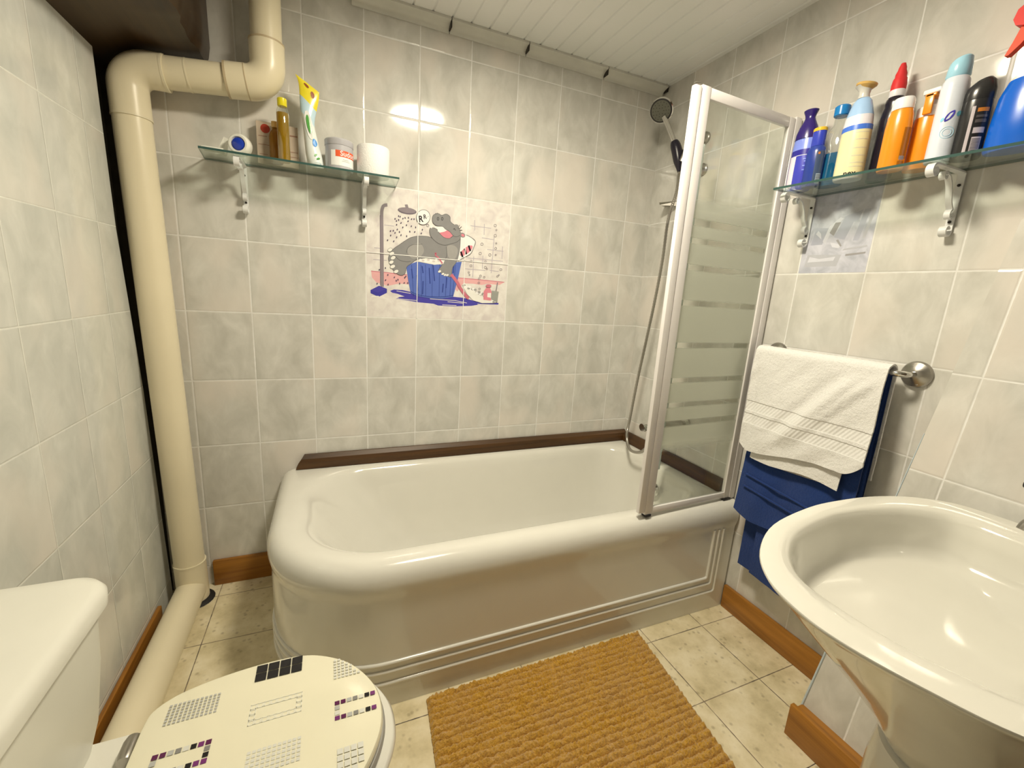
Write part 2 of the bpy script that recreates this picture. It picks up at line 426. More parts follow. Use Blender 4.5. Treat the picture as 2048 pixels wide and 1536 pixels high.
# wooden trim above the bath
b = MB()
pr = [Vector((.322, y, z)) for y, z in ((-.002, .466), (-.030, .466), (-.030, .492), (-.024, .506), (-.010, .520), (-.002, .520))]
rings = [pr, [p + Vector((.016, 0, 0)) for p in pr]]
r0 = [Vector((.322 + (.0 if p.z < .48 else (p.z - .48) * .8), p.y, p.z)) for p in pr]; r1 = [Vector((XR - .002, p.y, p.z)) for p in pr]
b.loft([r0, r1], 'wood_trim_x'); struct('trim_2', b, 20)
b = MB()
pr = [Vector((x, -.031, z)) for x, z in ((XR - .002, .466), (XR - .026, .466), (XR - .026, .492), (XR - .02, .506), (XR - .010, .518), (XR - .002, .518))]
b.loft([pr, [Vector((p.x, -.675, p.z)) for p in pr]], 'wood_trim_y'); struct('trim_3', b, 20)
# skirting boards
b = MB(); b.box(.012, .274, -.017, -.001, 0, .107, 'wood_base_x', .003); struct('baseboard_back', b)
b = MB(); b.box(XR - .017, XR - .001, -1.25, -.765, 0, .098, 'wood_base_y', .003); struct('baseboard_right', b)
b = MB(); b.box(1.664, 1.679, YF + .01, -1.228, 0, .102, 'wood_base_y', .002)
b.box(1.679, 1.70, YF + .01, -1.24, .095, .101, 'wood_base_y'); struct('baseboard_right_lower', b)
b = MB(); b.box(XL + .001, XL + .014, -1.6, -.178, 0, .068, 'wood_base_y', .003); struct('baseboard_left', b)
# beam along the left wall under the ceiling, with a waney corner
b = MB()
rings = []
for i in range(60):
    y = -.004 - i * .035; w = .010 * math.sin(i * .9) + .006 * math.sin(i * 2.3 + 1)
    pts = [(-.155, 1.792), (-.12, 1.806), (-.03, 1.851), (.092 + w, 1.862 + .002 * math.sin(i)), (.116 + w * .6, 1.870), (.124 + w * .4, 1.888), (.130 + w * .3, 1.92), (.130, ZC - .002), (-.155, ZC - .002)]
    rings.append([Vector((px, y, pz)) for px, pz in pts])
b.loft(rings, 'beam'); o = b.build('ceiling_beam', smooth=30); tag(o, 'dark brown old timber beam under the ceiling above the waste pipe', 'beam')

# ------------------------------------------------------------------ ceiling lamp (out of frame, lights the room)
LX, LY = .960, -.94
t = thing('ceiling_lamp', 'round white dome lamp on the ceiling above the bath', 'lamp', (LX, LY, ZC))
b = MB(); b.lathe([(.0, 0), (.152, 0), (.155, -.022), (.150, -.024), (.146, -.022), (.144, -.013), (.0, -.012)], (LX, LY, ZC), 'frame', 48); b.build('base', t)
b = MB(); b.lathe([(.139 * math.cos(a * PI / 16), -.0145 - .010 * math.sin(a * PI / 16)) for a in range(0, 9)], (LX, LY, ZC), 'lamp_glow', 40); b.build('dome', t)

# ------------------------------------------------------------------ waste pipe
t = thing('waste_pipe', 'cream plastic waste pipe running up the corner and bending under the beam', 'pipe', (-.04, -.078, 0))
PX, PY, PR = -.040, -.080, .0475
b = MB(); b.tube([(PX - .0158 * z, PY, z) for z in (.004, .6, 1.2, 1.70)], PR, 'pipe', 32); b.build('pipe_upright', t)
def arc(c, r, a0, a1, ux, uz, n=14):
    c, ux, uz = Vector(c), Vector(ux), Vector(uz)
    return [c + ux * r * math.cos(a0 + (a1 - a0) * i / n) + uz * r * math.sin(a0 + (a1 - a0) * i / n) for i in range(n + 1)]
X, Z = Vector((1, 0, 0)), Vector((0, 0, 1)); YP = Vector((0, 1, 0))
yp = PY
b = MB()
pa = [(PX - .026, yp, 1.655), (PX - .027, yp, 1.733)] + arc((PX + .034, yp, 1.733), .061, PI, PI / 2, X, Z)[1:] + [(.030, yp, 1.795)]
b.tube(pa, .0492, 'pipe', 32); b.build('elbow', t)
b = MB(); b.tube([(.02, yp, 1.796), (.27, yp, 1.820)], .0445, 'pipe', 32); b.build('cross_pipe', t)
b = MB()
pa = [(.185, yp, 1.812), (.235, yp, 1.818)] + arc((.238, yp, 1.880), .062, -PI / 2, 0, X, Z)[1:] + [(.300, yp, 1.94)]
b.tube(pa, .0505, 'pipe', 32); b.build('elbow', t)
b = MB(); b.tube([(.300, yp, 1.93), (.302, yp, ZC - .002)], .0445, 'pipe', 32); b.build('pipe_upright', t)
for p, q, r in (((.024, yp, 1.7945), (.030, yp, 1.795), .0500), ((.083, yp, 1.8015), (.087, yp, 1.802), .0455), ((.183, yp, 1.8118), (.189, yp, 1.8124), .0512), ((.238, yp, 1.818), (.241, yp, 1.8184), .0512),
                ((PX - .026, yp, 1.653), (PX - .026, yp, 1.658), .0500), ((.300, yp, 1.938), (.300, yp, 1.943), .0512), ((PX - .002, yp, .158), (PX - .002, yp, .164), .0510)):
    b = MB(); b.tube([p, q], r, 'pipe_joint' if r != .0512 else 'pipe_seal', 32); b.build('collar', t)
b = MB(); b.tube([(PX, PY, .004), (PX - .002, PY, .16)], .0498, 'pipe', 32); b.build('foot_socket', t)
b = MB(); b.tube([(PX - .002, -.10, .052), (PX + .004, -1.02, .052)], .0485, 'pipe', 32); b.build('floor_pipe', t)
b = MB(); b.lathe([(.0, .001), (.062, .001), (.055, .008), (.046, .010)], (PX + .006, PY - .004, 0), 'black_seal', 20); b.build('floor_seal', t)

# ------------------------------------------------------------------ bathtub
t = thing('bathtub', 'white enamel bathtub with one rounded end below the hippo tiles', 'bathtub', (1.1, -.38, 0))
def tub_ring(o, z, bx=.275, by=-.762):
    return rrect(bx - o, XR - .003, by - o, -.003, (.325 + o, .012, .012, .02), z, 14, 14)
b = MB()
prof = [(0, 0), (0, .30), (0, .350), (.0015, .364), (.005, .376), (.008, .390), (.009, .405), (.0075, .421), (.002, .438), (-.007, .450), (-.019, .459), (-.033, .463), (-.046, .464)]
rings = [tub_ring(o, z) for o, z in prof]
inner = [((.345, 1.872, -.690, -.052), (.262, .165, .165, .215), .4625), ((.362, 1.864, -.680, -.060), (.26, .162, .162, .21), .4575), ((.382, 1.857, -.671, -.069), (.255, .16, .16, .205), .446),
         ((.405, 1.848, -.662, -.079), (.25, .155, .155, .20), .420), ((.440, 1.838, -.653, -.092), (.245, .15, .15, .20), .375), ((.52, 1.815, -.635, -.118), (.23, .15, .15, .20), .27), ((.60, 1.79, -.610, -.145), (.21, .14, .14, .19), .165),
         ((.68, 1.755, -.58, -.175), (.18, .13, .13, .17), .108), ((.78, 1.70, -.53, -.23), (.12, .1, .1, .12), .088)]
rings += [rrect(*q, r, z, 14, 14) for q, r, z in inner]
b.loft(rings, 'tub', True, False, True); b.build('body', t, smooth=50, recalc=False)
# three raised mouldings on the apron, turning up at both ends
def apron_pt(s):
    L1 = .437 - .003; L2 = .325 * PI / 2; fx0 = .60
    if s < L1: return Vector((.275, -.003 - s, 0)), Vector((-1, 0, 0))
    s -= L1
    if s < L2:
        a = PI + s / .325; return Vector((.60 + .325 * math.cos(a), -.437 + .325 * math.sin(a), 0)), Vector((math.cos(a), math.sin(a), 0))
    s -= L2; return Vector((.60 + s, -.762, 0)), Vector((0, -1, 0))
SE = .434 + .325 * PI / 2
b = MB()
for zb, s0, x1 in ((.150, .16, 1.822), (.122, .135, 1.846), (.082, .11, 1.870)):
    s1 = SE + (x1 - .60); pts = []; r = .012
    zz = [.36 - i * (.36 - zb - r) / 10 for i in range(11)]
    path = [(s0, z) for z in zz] + [(s0 + r - r * math.cos(a * PI / 12), zb + r - r * math.sin(a * PI / 12)) for a in range(1, 7)]
    n = 90; path += [(s0 + r + (s1 - s0 - 2 * r) * i / n, zb) for i in range(1, n)]
    path += [(s1 - r + r * math.sin(a * PI / 12), zb + r - r * math.cos(a * PI / 12)) for a in range(0, 7)] + [(s1, z) for z in reversed(zz[:-1])]
    for s, z in path:
        p, nn = apron_pt(s); pts.append(p + nn * .0008 + Vector((0, 0, z)))
    b.tube(pts, .0058, 'tub', 12)
b.build('apron_moulding', t, smooth=60)
b = MB(); T = Matrix.Rotation(-PI / 2, 4, 'Y')
b.lathe([(.0, .0), (.030, .0), (.030, .006), (.024, .012), (.0, .013)], (1.816, -.425, .375), 'chrome', 24, T=T)
b.tube([(1.805, -.425, .375), (1.792, -.425, .375)], .011, 'chrome'); b.build('overflow_knob', t, label='chrome overflow knob on the inner end')
b = MB(); b.lathe([(.0, .001), (.03, .001), (.03, .004), (.012, .005), (0, .003)], (1.60, -.38, .085), 'chrome', 24); b.build('drain', t, label='chrome drain in the bottom')

# ------------------------------------------------------------------ shower screen
t = thing('shower_screen', 'folding shower screen with frosted banded glass in a white frame on the bath edge', 'shower screen', (1.70, -.74, .463))
SA, SB = Vector((1.474, -.742, 0)), Vector((1.936, -.722, 0))
sd = (SB - SA).normalized(); sn = Vector((-sd.y, sd.x, 0))
def sbox(bb, u0, u1, n0, n1, z0, z1, m, bev=.003):
    Tm = Matrix(((sd.x, sn.x, 0, SA.x), (sd.y, sn.y, 0, SA.y), (0, 0, 1, 0), (0, 0, 0, 1)))
    bb.box(u0, u1, n0, n1, z0, z1, m, bev, 2, Tm)
z0, z1 = .472, 1.836; W = (SB - SA).length
b = MB(); sbox(b, .001, .036, -.008, .008, z0, z1, 'frame', .002); b.build('frame_post', t)
b = MB(); sbox(b, W - .058, W - .030, -.008, .008, z0, z1, 'frame', .003); b.build('frame_post', t)
b = MB(); sbox(b, W - .029, W + .001, -.010, .010, z0 - .004, z1 + .006, 'frame', .004); b.build('wall_channel', t)
b = MB(); sbox(b, .0362, W - .0582, -.007, .007, z1 - .031, z1 - .001, 'frame', .002); b.build('top_rail', t)
b = MB(); sbox(b, .0362, W - .0582, -.007, .007, z0 + .001, z0 + .025, 'frame', .002); b.build('bottom_rail', t)
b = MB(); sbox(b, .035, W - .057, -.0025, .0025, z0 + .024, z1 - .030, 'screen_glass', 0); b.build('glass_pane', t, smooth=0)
b = MB(); sbox(b, -.028, -.001, -.009, .007, z0 + .010, z1 - .006, 'frame', .0025); b.build('hinge_post', t)
b = MB(); sbox(b, -.0008, .0008, -.006, .005, z0 + .01, z1 - .012, 'frame_side', 0); b.build('hinge_gap', t)
b = MB(); sbox(b, -.025, -.005, -.007, .005, z1 - .006, z1 + .003, 'chrome', .002); b.build('hinge_cap', t, label='chrome cap on the hinge')
b = MB(); sbox(b, .005, .032, -.006, .006, z1 - .001, z1 + .003, 'chrome', .001); b.build('hinge_cap', t, label='chrome cap on the post')
for u0, u1 in ((.004, .030), (W - .06, W - .02)):
    b = MB(); sbox(b, u0, u1, -.011, .012, z0 - .009, z0 + .001, 'dark_rubber', .002); b.build('rubber_foot', t, label='dark rubber foot')
# second leaf folded back over the bath
H0, H1 = Vector((1.470, -.722, 0)), Vector((1.772, -.474, 0)); hd = (H1 - H0).normalized(); hn = Vector((-hd.y, hd.x, 0)); HW = (H1 - H0).length
T2 = Matrix(((hd.x, hn.x, 0, H0.x), (hd.y, hn.y, 0, H0.y), (0, 0, 1, 0), (0, 0, 0, 1)))
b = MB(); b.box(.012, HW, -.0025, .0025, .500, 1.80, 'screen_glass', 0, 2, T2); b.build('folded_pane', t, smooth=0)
b = MB(); b.box(HW - .003, HW + .009, -.006, .006, .498, 1.802, 'clear_edge', .002, 2, T2); b.build('pane_seal', t)

# ------------------------------------------------------------------ shower set
t = thing('hand_shower', 'chrome hand shower with dark grip and metal hose hanging by the corner', 'shower', (XR, -.30, 1.84))
hc = Vector((1.800, -.175, 2.020)); dirn = (Vector((.468, -1.833, 1.212)) - hc).normalized()
dirn = (dirn + Vector((-.25, .1, -.35))).normalized()
q = dirn.to_track_quat('Z', 'Y').to_matrix().to_4x4()
b = MB(); b.lathe([(.0, -.026), (.020, -.026), (.040, -.014), (.050, 0), (.050, .006), (.046, .009)], hc, 'chrome', 32, T=q, cap1=False); b.build('shower_head', t)
b = MB(); b.lathe([(.046, .0085), (.040, .0105)], hc, 'dark_rubber', 32, T=q, cap0=False, cap1=False); b.lathe([(.040, .0105), (.030, .0115), (.0, .0115)], hc, 'spray_face', 32, T=q, cap0=False)
for r_, n_ in ((.012, 6), (.022, 10), (.033, 16)):
    for k in range(n_):
        a = 2 * PI * k / n_; p = q @ Vector((r_ * math.cos(a), r_ * math.sin(a), .0115)) + hc
        b.lathe([(.0015, -.001), (.0015, .001), (0, .0014)], p, 'dark_rubber', 6, T=q)
b.build('spray_face', t, label='grey spray face with nozzles')
P = [Vector((1.822, -.203, 1.955)), Vector((1.833, -.221, 1.915)), Vector((1.841, -.234, 1.885))]
b = MB(); b.tube(spline([hc + Vector((.010, -.010, -.028))] + P, 5, False), .0105, 'chrome', 16); b.build('neck', t)
b = MB(); b.tube(spline([(1.840, -.233, 1.888), (1.848, -.248, 1.848), (1.855, -.259, 1.80), (1.860, -.266, 1.765)], 4, False), [.015, .0185, .021, .022, .022, .0215, .021, .020, .018, .015, .012, .010, .009], 'grip', 16); b.build('grip', t, label='dark navy grip')
hp = [(1.860, -.266, 1.765), (1.860, -.264, 1.68), (1.852, -.244, 1.57), (1.85, -.243, 1.40), (1.85, -.227, 1.222), (1.85, -.206, 1.058), (1.85, -.175, .833), (1.85, -.155, .640), (1.838, -.160, .545), (1.80, -.24, .502), (1.79, -.33, .522), (1.778, -.400, .595), (1.776, -.42, .650)]
pts = spline(hp, 26, False)
rad = [.0068 + .0007 * (1 if i % 2 else -1) for i in range(len(pts))]
b = MB(); b.tube(pts, rad, 'satin', 10); b.build('hose', t)
b = MB(); TY = Matrix.Rotation(-PI / 2, 4, 'Y')
b.lathe([(.0, 0), (.024, 0), (.024, .008), (.016, .014), (.0, .015)], (XR - .001, -.305, 1.90), 'satin', 24, T=TY); b.tube([(XR - .012, -.305, 1.90), (1.880, -.275, 1.84)], .008, 'satin')
b.lathe([(.0, 0), (.024, 0), (.024, .008), (.016, .014), (.0, .015)], (XR - .001, -.315, 1.775), 'satin', 24, T=TY)
b.tube([(1.862, -.268, 1.80), (1.875, -.276, 1.845)], .019, 'satin'); b.build('wall_holder', t)

t = thing('bath_mixer', 'chrome wall mixer tap above the bath behind the screen', 'tap', (XR, -.42, .675))
b = MB(); b.lathe([(.0, 0), (.032, 0), (.032, .006), (.022, .016), (.0, .017)], (XR - .001, -.42, .680), 'chrome', 28, T=TY); b.build('rosette', t)
b = MB(); b.tube([(XR - .012, -.42, .680), (1.90, -.42, .680), (1.87, -.42, .680), (1.80, -.42, .680), (1.77, -.42, .679)], [.016, .018, .024, .024, .020], 'chrome', 24); b.tube([(1.86, -.40, .68), (1.86, -.36, .675), (1.85, -.345, .645)], .012, 'chrome'); b.build('mixer_body', t)
b = MB(); b.tube([(1.775, -.42, .679), (1.735, -.42, .678), (1.715, -.42, .678), (1.700, -.42, .677)], [.012, .010, .019, .017], 'chrome', 20); b.build('lever', t)
b = MB(); b.tube([(1.776, -.42, .645), (1.776, -.42, .668)], .010, 'chrome'); b.build('hose_outlet', t)

t = thing('soap_dish', 'small pointed metal soap dish high in the corner left of the screen', 'soap dish', (XR, -.15, 1.65))
b = MB(); b.add([(XR - .002, -.105, 1.668), (XR - .002, -.21, 1.668), (XR - .075, -.15, 1.660), (XR - .002, -.105, 1.656), (XR - .002, -.21, 1.644), (XR - .07, -.15, 1.650)], [(0, 1, 2), (3, 5, 4), (0, 2, 5, 3), (1, 4, 5, 2), (0, 3, 4, 1)], 'satin'); b.build('dish', t)

# ------------------------------------------------------------------ decorative tile picture (flat print on six wall tiles)
Hm = (0.0002711836456864243, -2.614711146080321e-05, 0.5456719809332353, -6.327560277033832e-05, -0.00036775401988789117, 1.5897402261110125, -6.860903494356999e-05, -3.8420753078661966e-05)
LAY = [0]
def mp(cx, cy):
    w = Hm[6] * cx + Hm[7] * cy + 1
    return ((Hm[0] * cx + Hm[1] * cy + Hm[2]) / w, (Hm[3] * cx + Hm[4] * cy + Hm[5]) / w)
def pcol(name, r, g, b_, rough=.16):
    M[name] = simple(name, A(r, g, b_), rough, var=.03, vscale=40)
for nm, c in dict(p_bg=(216, 203, 178), p_bg2=(205, 190, 168), p_pink=(222, 164, 148), p_rose=(214, 128, 126), p_red=(196, 110, 112), p_mauve=(140, 126, 118), p_mauved=(112, 100, 98), p_drop=(92, 78, 86), p_blue=(92, 108, 160), p_blued=(58, 70, 122), p_navy=(70, 64, 136),
                 p_shadow=(78, 70, 142), p_grey=(138, 132, 118), p_greyl=(158, 150, 132), p_greyd=(96, 90, 82), p_cream=(228, 218, 190), p_black=(40, 34, 36), p_line=(178, 164, 156), p_white=(232, 222, 200), p_cup=(150, 146, 126)).items(): pcol(nm, *c)
def mural_poly(bb, pts, m, smooth=False):
    LAY[0] += 1; y = -.0004 - LAY[0] * .000012
    if smooth: pts = [(p.x, p.y) for p in spline([(a, c, 0) for a, c in pts], 5)]
    w = [mp(*p) for p in pts]; vs = [Vector((x, y, z)) for x, z in w]
    from mathutils.geometry import tessellate_polygon
    bb.add(vs, [tuple(t_) for t_ in tessellate_polygon([vs])], m)
def ell(bb, cx, cy, rx, ry, m, rot=0, n=20):
    r = math.radians(rot)
    mural_poly(bb, [(cx + rx * math.cos(a) * math.cos(r) - ry * math.sin(a) * math.sin(r), cy + rx * math.cos(a) * math.sin(r) + ry * math.sin(a) * math.cos(r)) for a in (2 * PI * k / n for k in range(n))], m)
def stroke(bb, pts, w, m, smooth=True, closed=False):
    if smooth and len(pts) > 2: pts = [(p.x, p.y) for p in spline([(a, c, 0) for a, c in pts], 5, closed)]
    if closed: pts = pts + [pts[0]]
    LAY[0] += 1; y = -.0004 - LAY[0] * .000012; L, R = [], []
    for i, p in enumerate(pts):
        a, c = pts[max(0, i - 1)], pts[min(len(pts) - 1, i + 1)]
        dx, dy = c[0] - a[0], c[1] - a[1]; d = math.hypot(dx, dy) or 1; nx, ny = -dy / d * w / 2, dx / d * w / 2
        L.append(mp(p[0] + nx, p[1] + ny)); R.append(mp(p[0] - nx, p[1] - ny))
    n = len(pts); vs = [(x, y, z) for x, z in L + R]
    bb.add(vs, [(i, i + 1, n + i + 1, n + i) for i in range(n - 1)], m)
b = MB()
zt, zb = 2.09 - .25134 * 2 - .0015, 2.09 - .25134 * 4 + .0015
t_bg = NT('mural_ground'); pos = t_bg.n('ShaderNodeNewGeometry').outputs['Position']
cc = t_bg.ramp(t_bg.noise(pos, 22, 4, .55, .5), [(.32, A(207, 192, 170)), (.5, A(219, 206, 180)), (.7, A(229, 217, 190))])
M['p_ground'] = t_bg.done(t_bg.bsdf(cc, .14))
b.box(.6015, 1.1985, -.0004, -.0001, zb, zt, 'p_ground')
# pink floor band
mural_poly(b, [(240, 1035), (480, 1060), (650, 1078), (680, 1190), (560, 1178), (430, 1205), (300, 1165), (250, 1110)], 'p_pink')
mural_poly(b, [(1215, 1112), (1480, 1135), (1755, 1163), (1700, 1195), (1560, 1180), (1500, 1195), (1400, 1180), (1290, 1175), (1220, 1270), (1195, 1240)], 'p_pink')
stroke(b, [(240, 1035), (480, 1060), (650, 1078)], 8, 'p_red', False); stroke(b, [(1215, 1112), (1480, 1135), (1755, 1163)], 8, 'p_red', False)
# blue floor shadow
mural_poly(b, [(455, 1262), (500, 1245), (600, 1252), (700, 1275), (800, 1318), (1170, 1328), (1290, 1340), (1400, 1372), (1560, 1395), (1690, 1398), (1688, 1418), (1500, 1412), (1380, 1432), (1180, 1438), (1000, 1428), (950, 1408), (780, 1392), (640, 1370), (525, 1352), (560, 1332), (620, 1325), (540, 1295), (480, 1282)], 'p_shadow')
for pts in ([(530, 1262), (690, 1290)], [(540, 1350), (760, 1372)], [(910, 1352), (1200, 1372), (1330, 1400)], [(1050, 1420), (1210, 1428)], [(1110, 1385), (1290, 1402)], [(1450, 1412), (1600, 1420)]): stroke(b, pts, 7, 'p_bg', False)
# grid lines
for a in ([(1370, 520), (1605, 550)], [(1500, 658), (1640, 680)], [(1560, 790), (1745, 812)], [(1330, 885), (1740, 925)], [(1310, 1010), (1540, 1030)], [(1590, 1030), (1690, 1040)], [(1418, 455), (1418, 575)], [(1528, 500), (1525, 625)], [(1640, 640), (1620, 900)], [(1735, 755), (1728, 900)], [(1408, 870), (1395, 1105)], [(1512, 860), (1505, 1010)], [(1618, 890), (1605, 1060)], [(275, 770), (345, 778)], [(265, 905), (420, 915)], [(390, 512), (500, 525)]): stroke(b, a, 7, 'p_line', False)
# shower pole, block and rose
stroke(b, [(366, 1215), (364, 900), (362, 600), (360, 400), (366, 330), (385, 292), (425, 284)], 38, 'p_mauve')
stroke(b, [(346, 1200), (343, 600), (342, 400)], 7, 'p_mauved', False)
mural_poly(b, [(233, 1252), (330, 1203), (420, 1238), (420, 1283), (325, 1330), (234, 1288)], 'p_navy'); mural_poly(b, [(240, 1252), (330, 1208), (412, 1238), (320, 1280)], 'p_shadow')
for k in range(5): ell(b, 255 + k * 16, 1326, 12, 8, 'p_cream')
mural_poly(b, [(622, 280), (655, 278), (668, 325), (635, 325)], 'p_mauve'); ell(b, 650, 352, 108, 38, 'p_mauved', 8); ell(b, 652, 346, 98, 30, 'p_mauve', 8)
rnd = random.Random(3)
for dx, dy in [(553, 412), (570, 418), (512, 443), (528, 467), (602, 440), (626, 432), (664, 430), (700, 446), (728, 446), (553, 455), (580, 490), (530, 510), (660, 470), (642, 515), (697, 527), (746, 540), (600, 540), (460, 582), (492, 578), (537, 564), (512, 602), (562, 592), (462, 632), (580, 628), (644, 640), (680, 588), (736, 592), (823, 566), (810, 608), (530, 652), (427, 686), (497, 698), (402, 1002), (333, 1022), (430, 1080), (404, 1140), (504, 1108), (545, 1134), (526, 1146), (564, 1178), (616, 1172), (622, 1112), (634, 1098), (656, 1172), (308, 1180), (433, 1190)]:
    ell(b, dx, dy, 7, 12, 'p_drop', rnd.uniform(-10, 35), 8)
for cx, cy, r in [(1651, 518, 14), (1664, 570, 8), (1652, 634, 15), (1500, 730, 14), (1662, 722, 8), (1656, 778, 12), (1480, 835, 14), (1590, 852, 14), (1656, 852, 8), (1378, 922, 10), (1540, 926, 10), (1375, 976, 12), (1538, 995, 13), (1556, 1012, 9), (1715, 1020, 12), (1350, 1052, 9), (1358, 1080, 7), (1484, 1092, 11), (1525, 1106, 10), (1468, 1124, 11), (1676, 1096, 9), (1692, 1082, 6), (1465, 1170, 11), (1472, 1238, 10), (884, 518, 13), (864, 492, 14)]:
    stroke(b, [(cx + r * math.cos(a * PI / 4), cy + r * math.sin(a * PI / 4)) for a in range(8)], 4.5, 'p_mauve', True, True)
# wooden tub
mural_poly(b, [(640, 985), (690, 955), (760, 930), (900, 955), (1040, 965), (1180, 938), (1270, 930), (1225, 1130), (1172, 1330), (1050, 1350), (900, 1345), (770, 1322), (690, 1285), (660, 1130)], 'p_blue')
for x0, x1 in ((700, 722), (762, 772), (806, 815), (858, 860), (935, 932), (1020, 1012), (1100, 1085), (1150, 1135), (1200, 1165)): stroke(b, [(x0, 960 + abs(x0 - 950) * .02), (x1, 1325)], 5, 'p_blued', False)
for a in ([(820, 980), (830, 1060)], [(945, 970), (960, 1150)], [(900, 1000), (910, 1180)], [(1060, 1180), (1050, 1280)], [(830, 1150), (825, 1300)], [(700, 1010), (712, 1120)], [(760, 1080), (770, 1260)], [(1180, 970), (1172, 1060)], [(1100, 1110), (1090, 1230)]): stroke(b, a, 12, 'p_blued', False)
stroke(b, [(690, 1268), (770, 1305), (900, 1326), (1050, 1330), (1175, 1312)], 7, 'p_blued')
# pillow behind the head
mural_poly(b, [(1250, 640), (1310, 622), (1370, 650), (1425, 700), (1405, 770), (1370, 840), (1290, 885), (1225, 925), (1215, 800)], 'p_white'); stroke(b, [(1310, 622), (1370, 650), (1425, 700), (1405, 770), (1370, 840), (1290, 885), (1225, 925)], 6, 'p_greyd')
ell(b, 1322, 805, 88, 34, 'p_rose', -38)
for k in (-50, -8, 38): stroke(b, [(1322 + k - 12, 805 - k * .78 - 30), (1322 + k + 8, 805 - k * .78 + 34)], 20, 'p_black', False)
# hippo body
body = [(488, 790), (560, 738), (630, 690), (700, 652), (800, 638), (900, 648), (1000, 690), (1120, 735), (1240, 640), (1252, 720), (1235, 850), (1205, 940), (1165, 1000), (1148, 1100), (1100, 1090), (1040, 1062), (1005, 1030), (1050, 950), (980, 915), (860, 900), (760, 905), (690, 955), (645, 990), (622, 1068), (565, 1082), (505, 1040), (470, 985), (445, 930), (440, 870)]
mural_poly(b, body, 'p_grey', True); stroke(b, body, 5, 'p_greyd', True, True)
mural_poly(b, [(780, 905), (860, 890), (980, 905), (1075, 915), (1060, 955), (960, 965), (860, 945), (780, 930)], 'p_cream')
for k in range(9): ell(b, 800 + k * 30, 908 + (k % 3) * 9, 17, 11, 'p_bg2' if k % 2 else 'p_white')
mural_poly(b, [(650, 790), (720, 730), (800, 722), (840, 800), (800, 870), (700, 890)], 'p_greyl', True); mural_poly(b, [(1100, 760), (1180, 745), (1225, 800), (1190, 900), (1120, 880)], 'p_greyl', True)
stroke(b, [(640, 830), (660, 770), (720, 735), (820, 730)], 5, 'p_greyd'); stroke(b, [(500, 850), (560, 910), (640, 930), (690, 925)], 5, 'p_greyd'); stroke(b, [(1095, 760), (1100, 850), (1085, 900)], 5, 'p_greyd')
for x, y, r in [(455, 795, 32), (475, 838, 34), (490, 885, 34), (470, 935, 32), (485, 985, 34), (525, 1040, 32), (1018, 1040, 22), (1055, 1068, 20), (1080, 1080, 20), (1106, 1082, 20)]:
    ell(b, x, y, r * .95, r * .66, 'p_greyd', -25); ell(b, x, y, r * .85, r * .56, 'p_cream', -25)
# head
jaw = [(905, 560), (935, 545), (985, 560), (1020, 610), (1070, 655), (1130, 665), (1180, 630), (1235, 600), (1255, 660), (1215, 705), (1150, 725), (1080, 742), (1010, 725), (950, 680), (912, 625)]
mural_poly(b, [(950, 530), (1060, 530), (1110, 570), (1160, 630), (1080, 665), (1015, 610), (975, 560)], 'p_white', False)
mural_poly(b, [(1018, 600), (1070, 590), (1110, 570), (1150, 605), (1172, 632), (1130, 665), (1070, 668), (1035, 640)], 'p_rose')
mural_poly(b, jaw, 'p_grey', True); stroke(b, jaw, 5, 'p_greyd', True, True)
snout = [(935, 440), (950, 398), (1000, 382), (1042, 402), (1092, 388), (1135, 418), (1142, 475), (1190, 515), (1232, 545), (1255, 600), (1235, 640), (1180, 640), (1135, 590), (1085, 560), (1050, 528), (985, 520), (945, 490)]
mural_poly(b, snout, 'p_grey', True); stroke(b, snout, 5, 'p_greyd', True, True)
for x in (1000, 1048): stroke(b, [(x + 9 * math.cos(a * PI / 4), 442 + 17 * math.sin(a * PI / 4)) for a in range(8)], 5, 'p_black', True, True)
stroke(b, [(1175, 565), (1185, 552), (1198, 575)], 5, 'p_black'); ell(b, 1205, 525, 28, 20, 'p_grey'); ell(b, 1278, 628, 32, 26, 'p_grey', 30); ell(b, 1282, 630, 20, 15, 'p_rose', 30)
for a in ([(1228, 552), (1245, 512)], [(1240, 558), (1268, 530)], [(1246, 570), (1275, 572)], [(975, 388), (972, 378)], [(990, 384), (990, 374)]): stroke(b, a, 5, 'p_black', False)
for x, y in ((925, 535), (1006, 575)): ell(b, x, y, 10, 16, 'p_white')
# bath brush, bottle, cup and suds
stroke(b, [(985, 842), (970, 832), (975, 860), (1000, 880), (1050, 950)], 15, 'p_red'); stroke(b, [(1150, 1075), (1215, 1160), (1260, 1240), (1330, 1330), (1350, 1345)], 34, 'p_red')
mural_poly(b, [(1275, 1190), (1300, 1170), (1370, 1225), (1450, 1300), (1560, 1355), (1680, 1380), (1640, 1400), (1500, 1400), (1400, 1370), (1330, 1300)], 'p_cream')
for k in range(26): ell(b, 1300 + k * 14 + rnd.uniform(-8, 8), 1195 + k * 7.4 + rnd.uniform(-14, 16), 17, 13, 'p_white' if k % 3 else 'p_greyl', 0, 10)
mural_poly(b, [(1515, 1362), (1518, 1270), (1545, 1228), (1590, 1226), (1608, 1270), (1602, 1372)], 'p_rose'); ell(b, 1574, 1205, 32, 18, 'p_red'); mural_poly(b, [(1562, 1285), (1602, 1285), (1600, 1340), (1560, 1332)], 'p_cream')
mural_poly(b, [(1610, 1258), (1690, 1270), (1672, 1398), (1600, 1352)], 'p_cup'); stroke(b, [(1660, 1258), (1676, 1165)], 12, 'p_mauve', False)
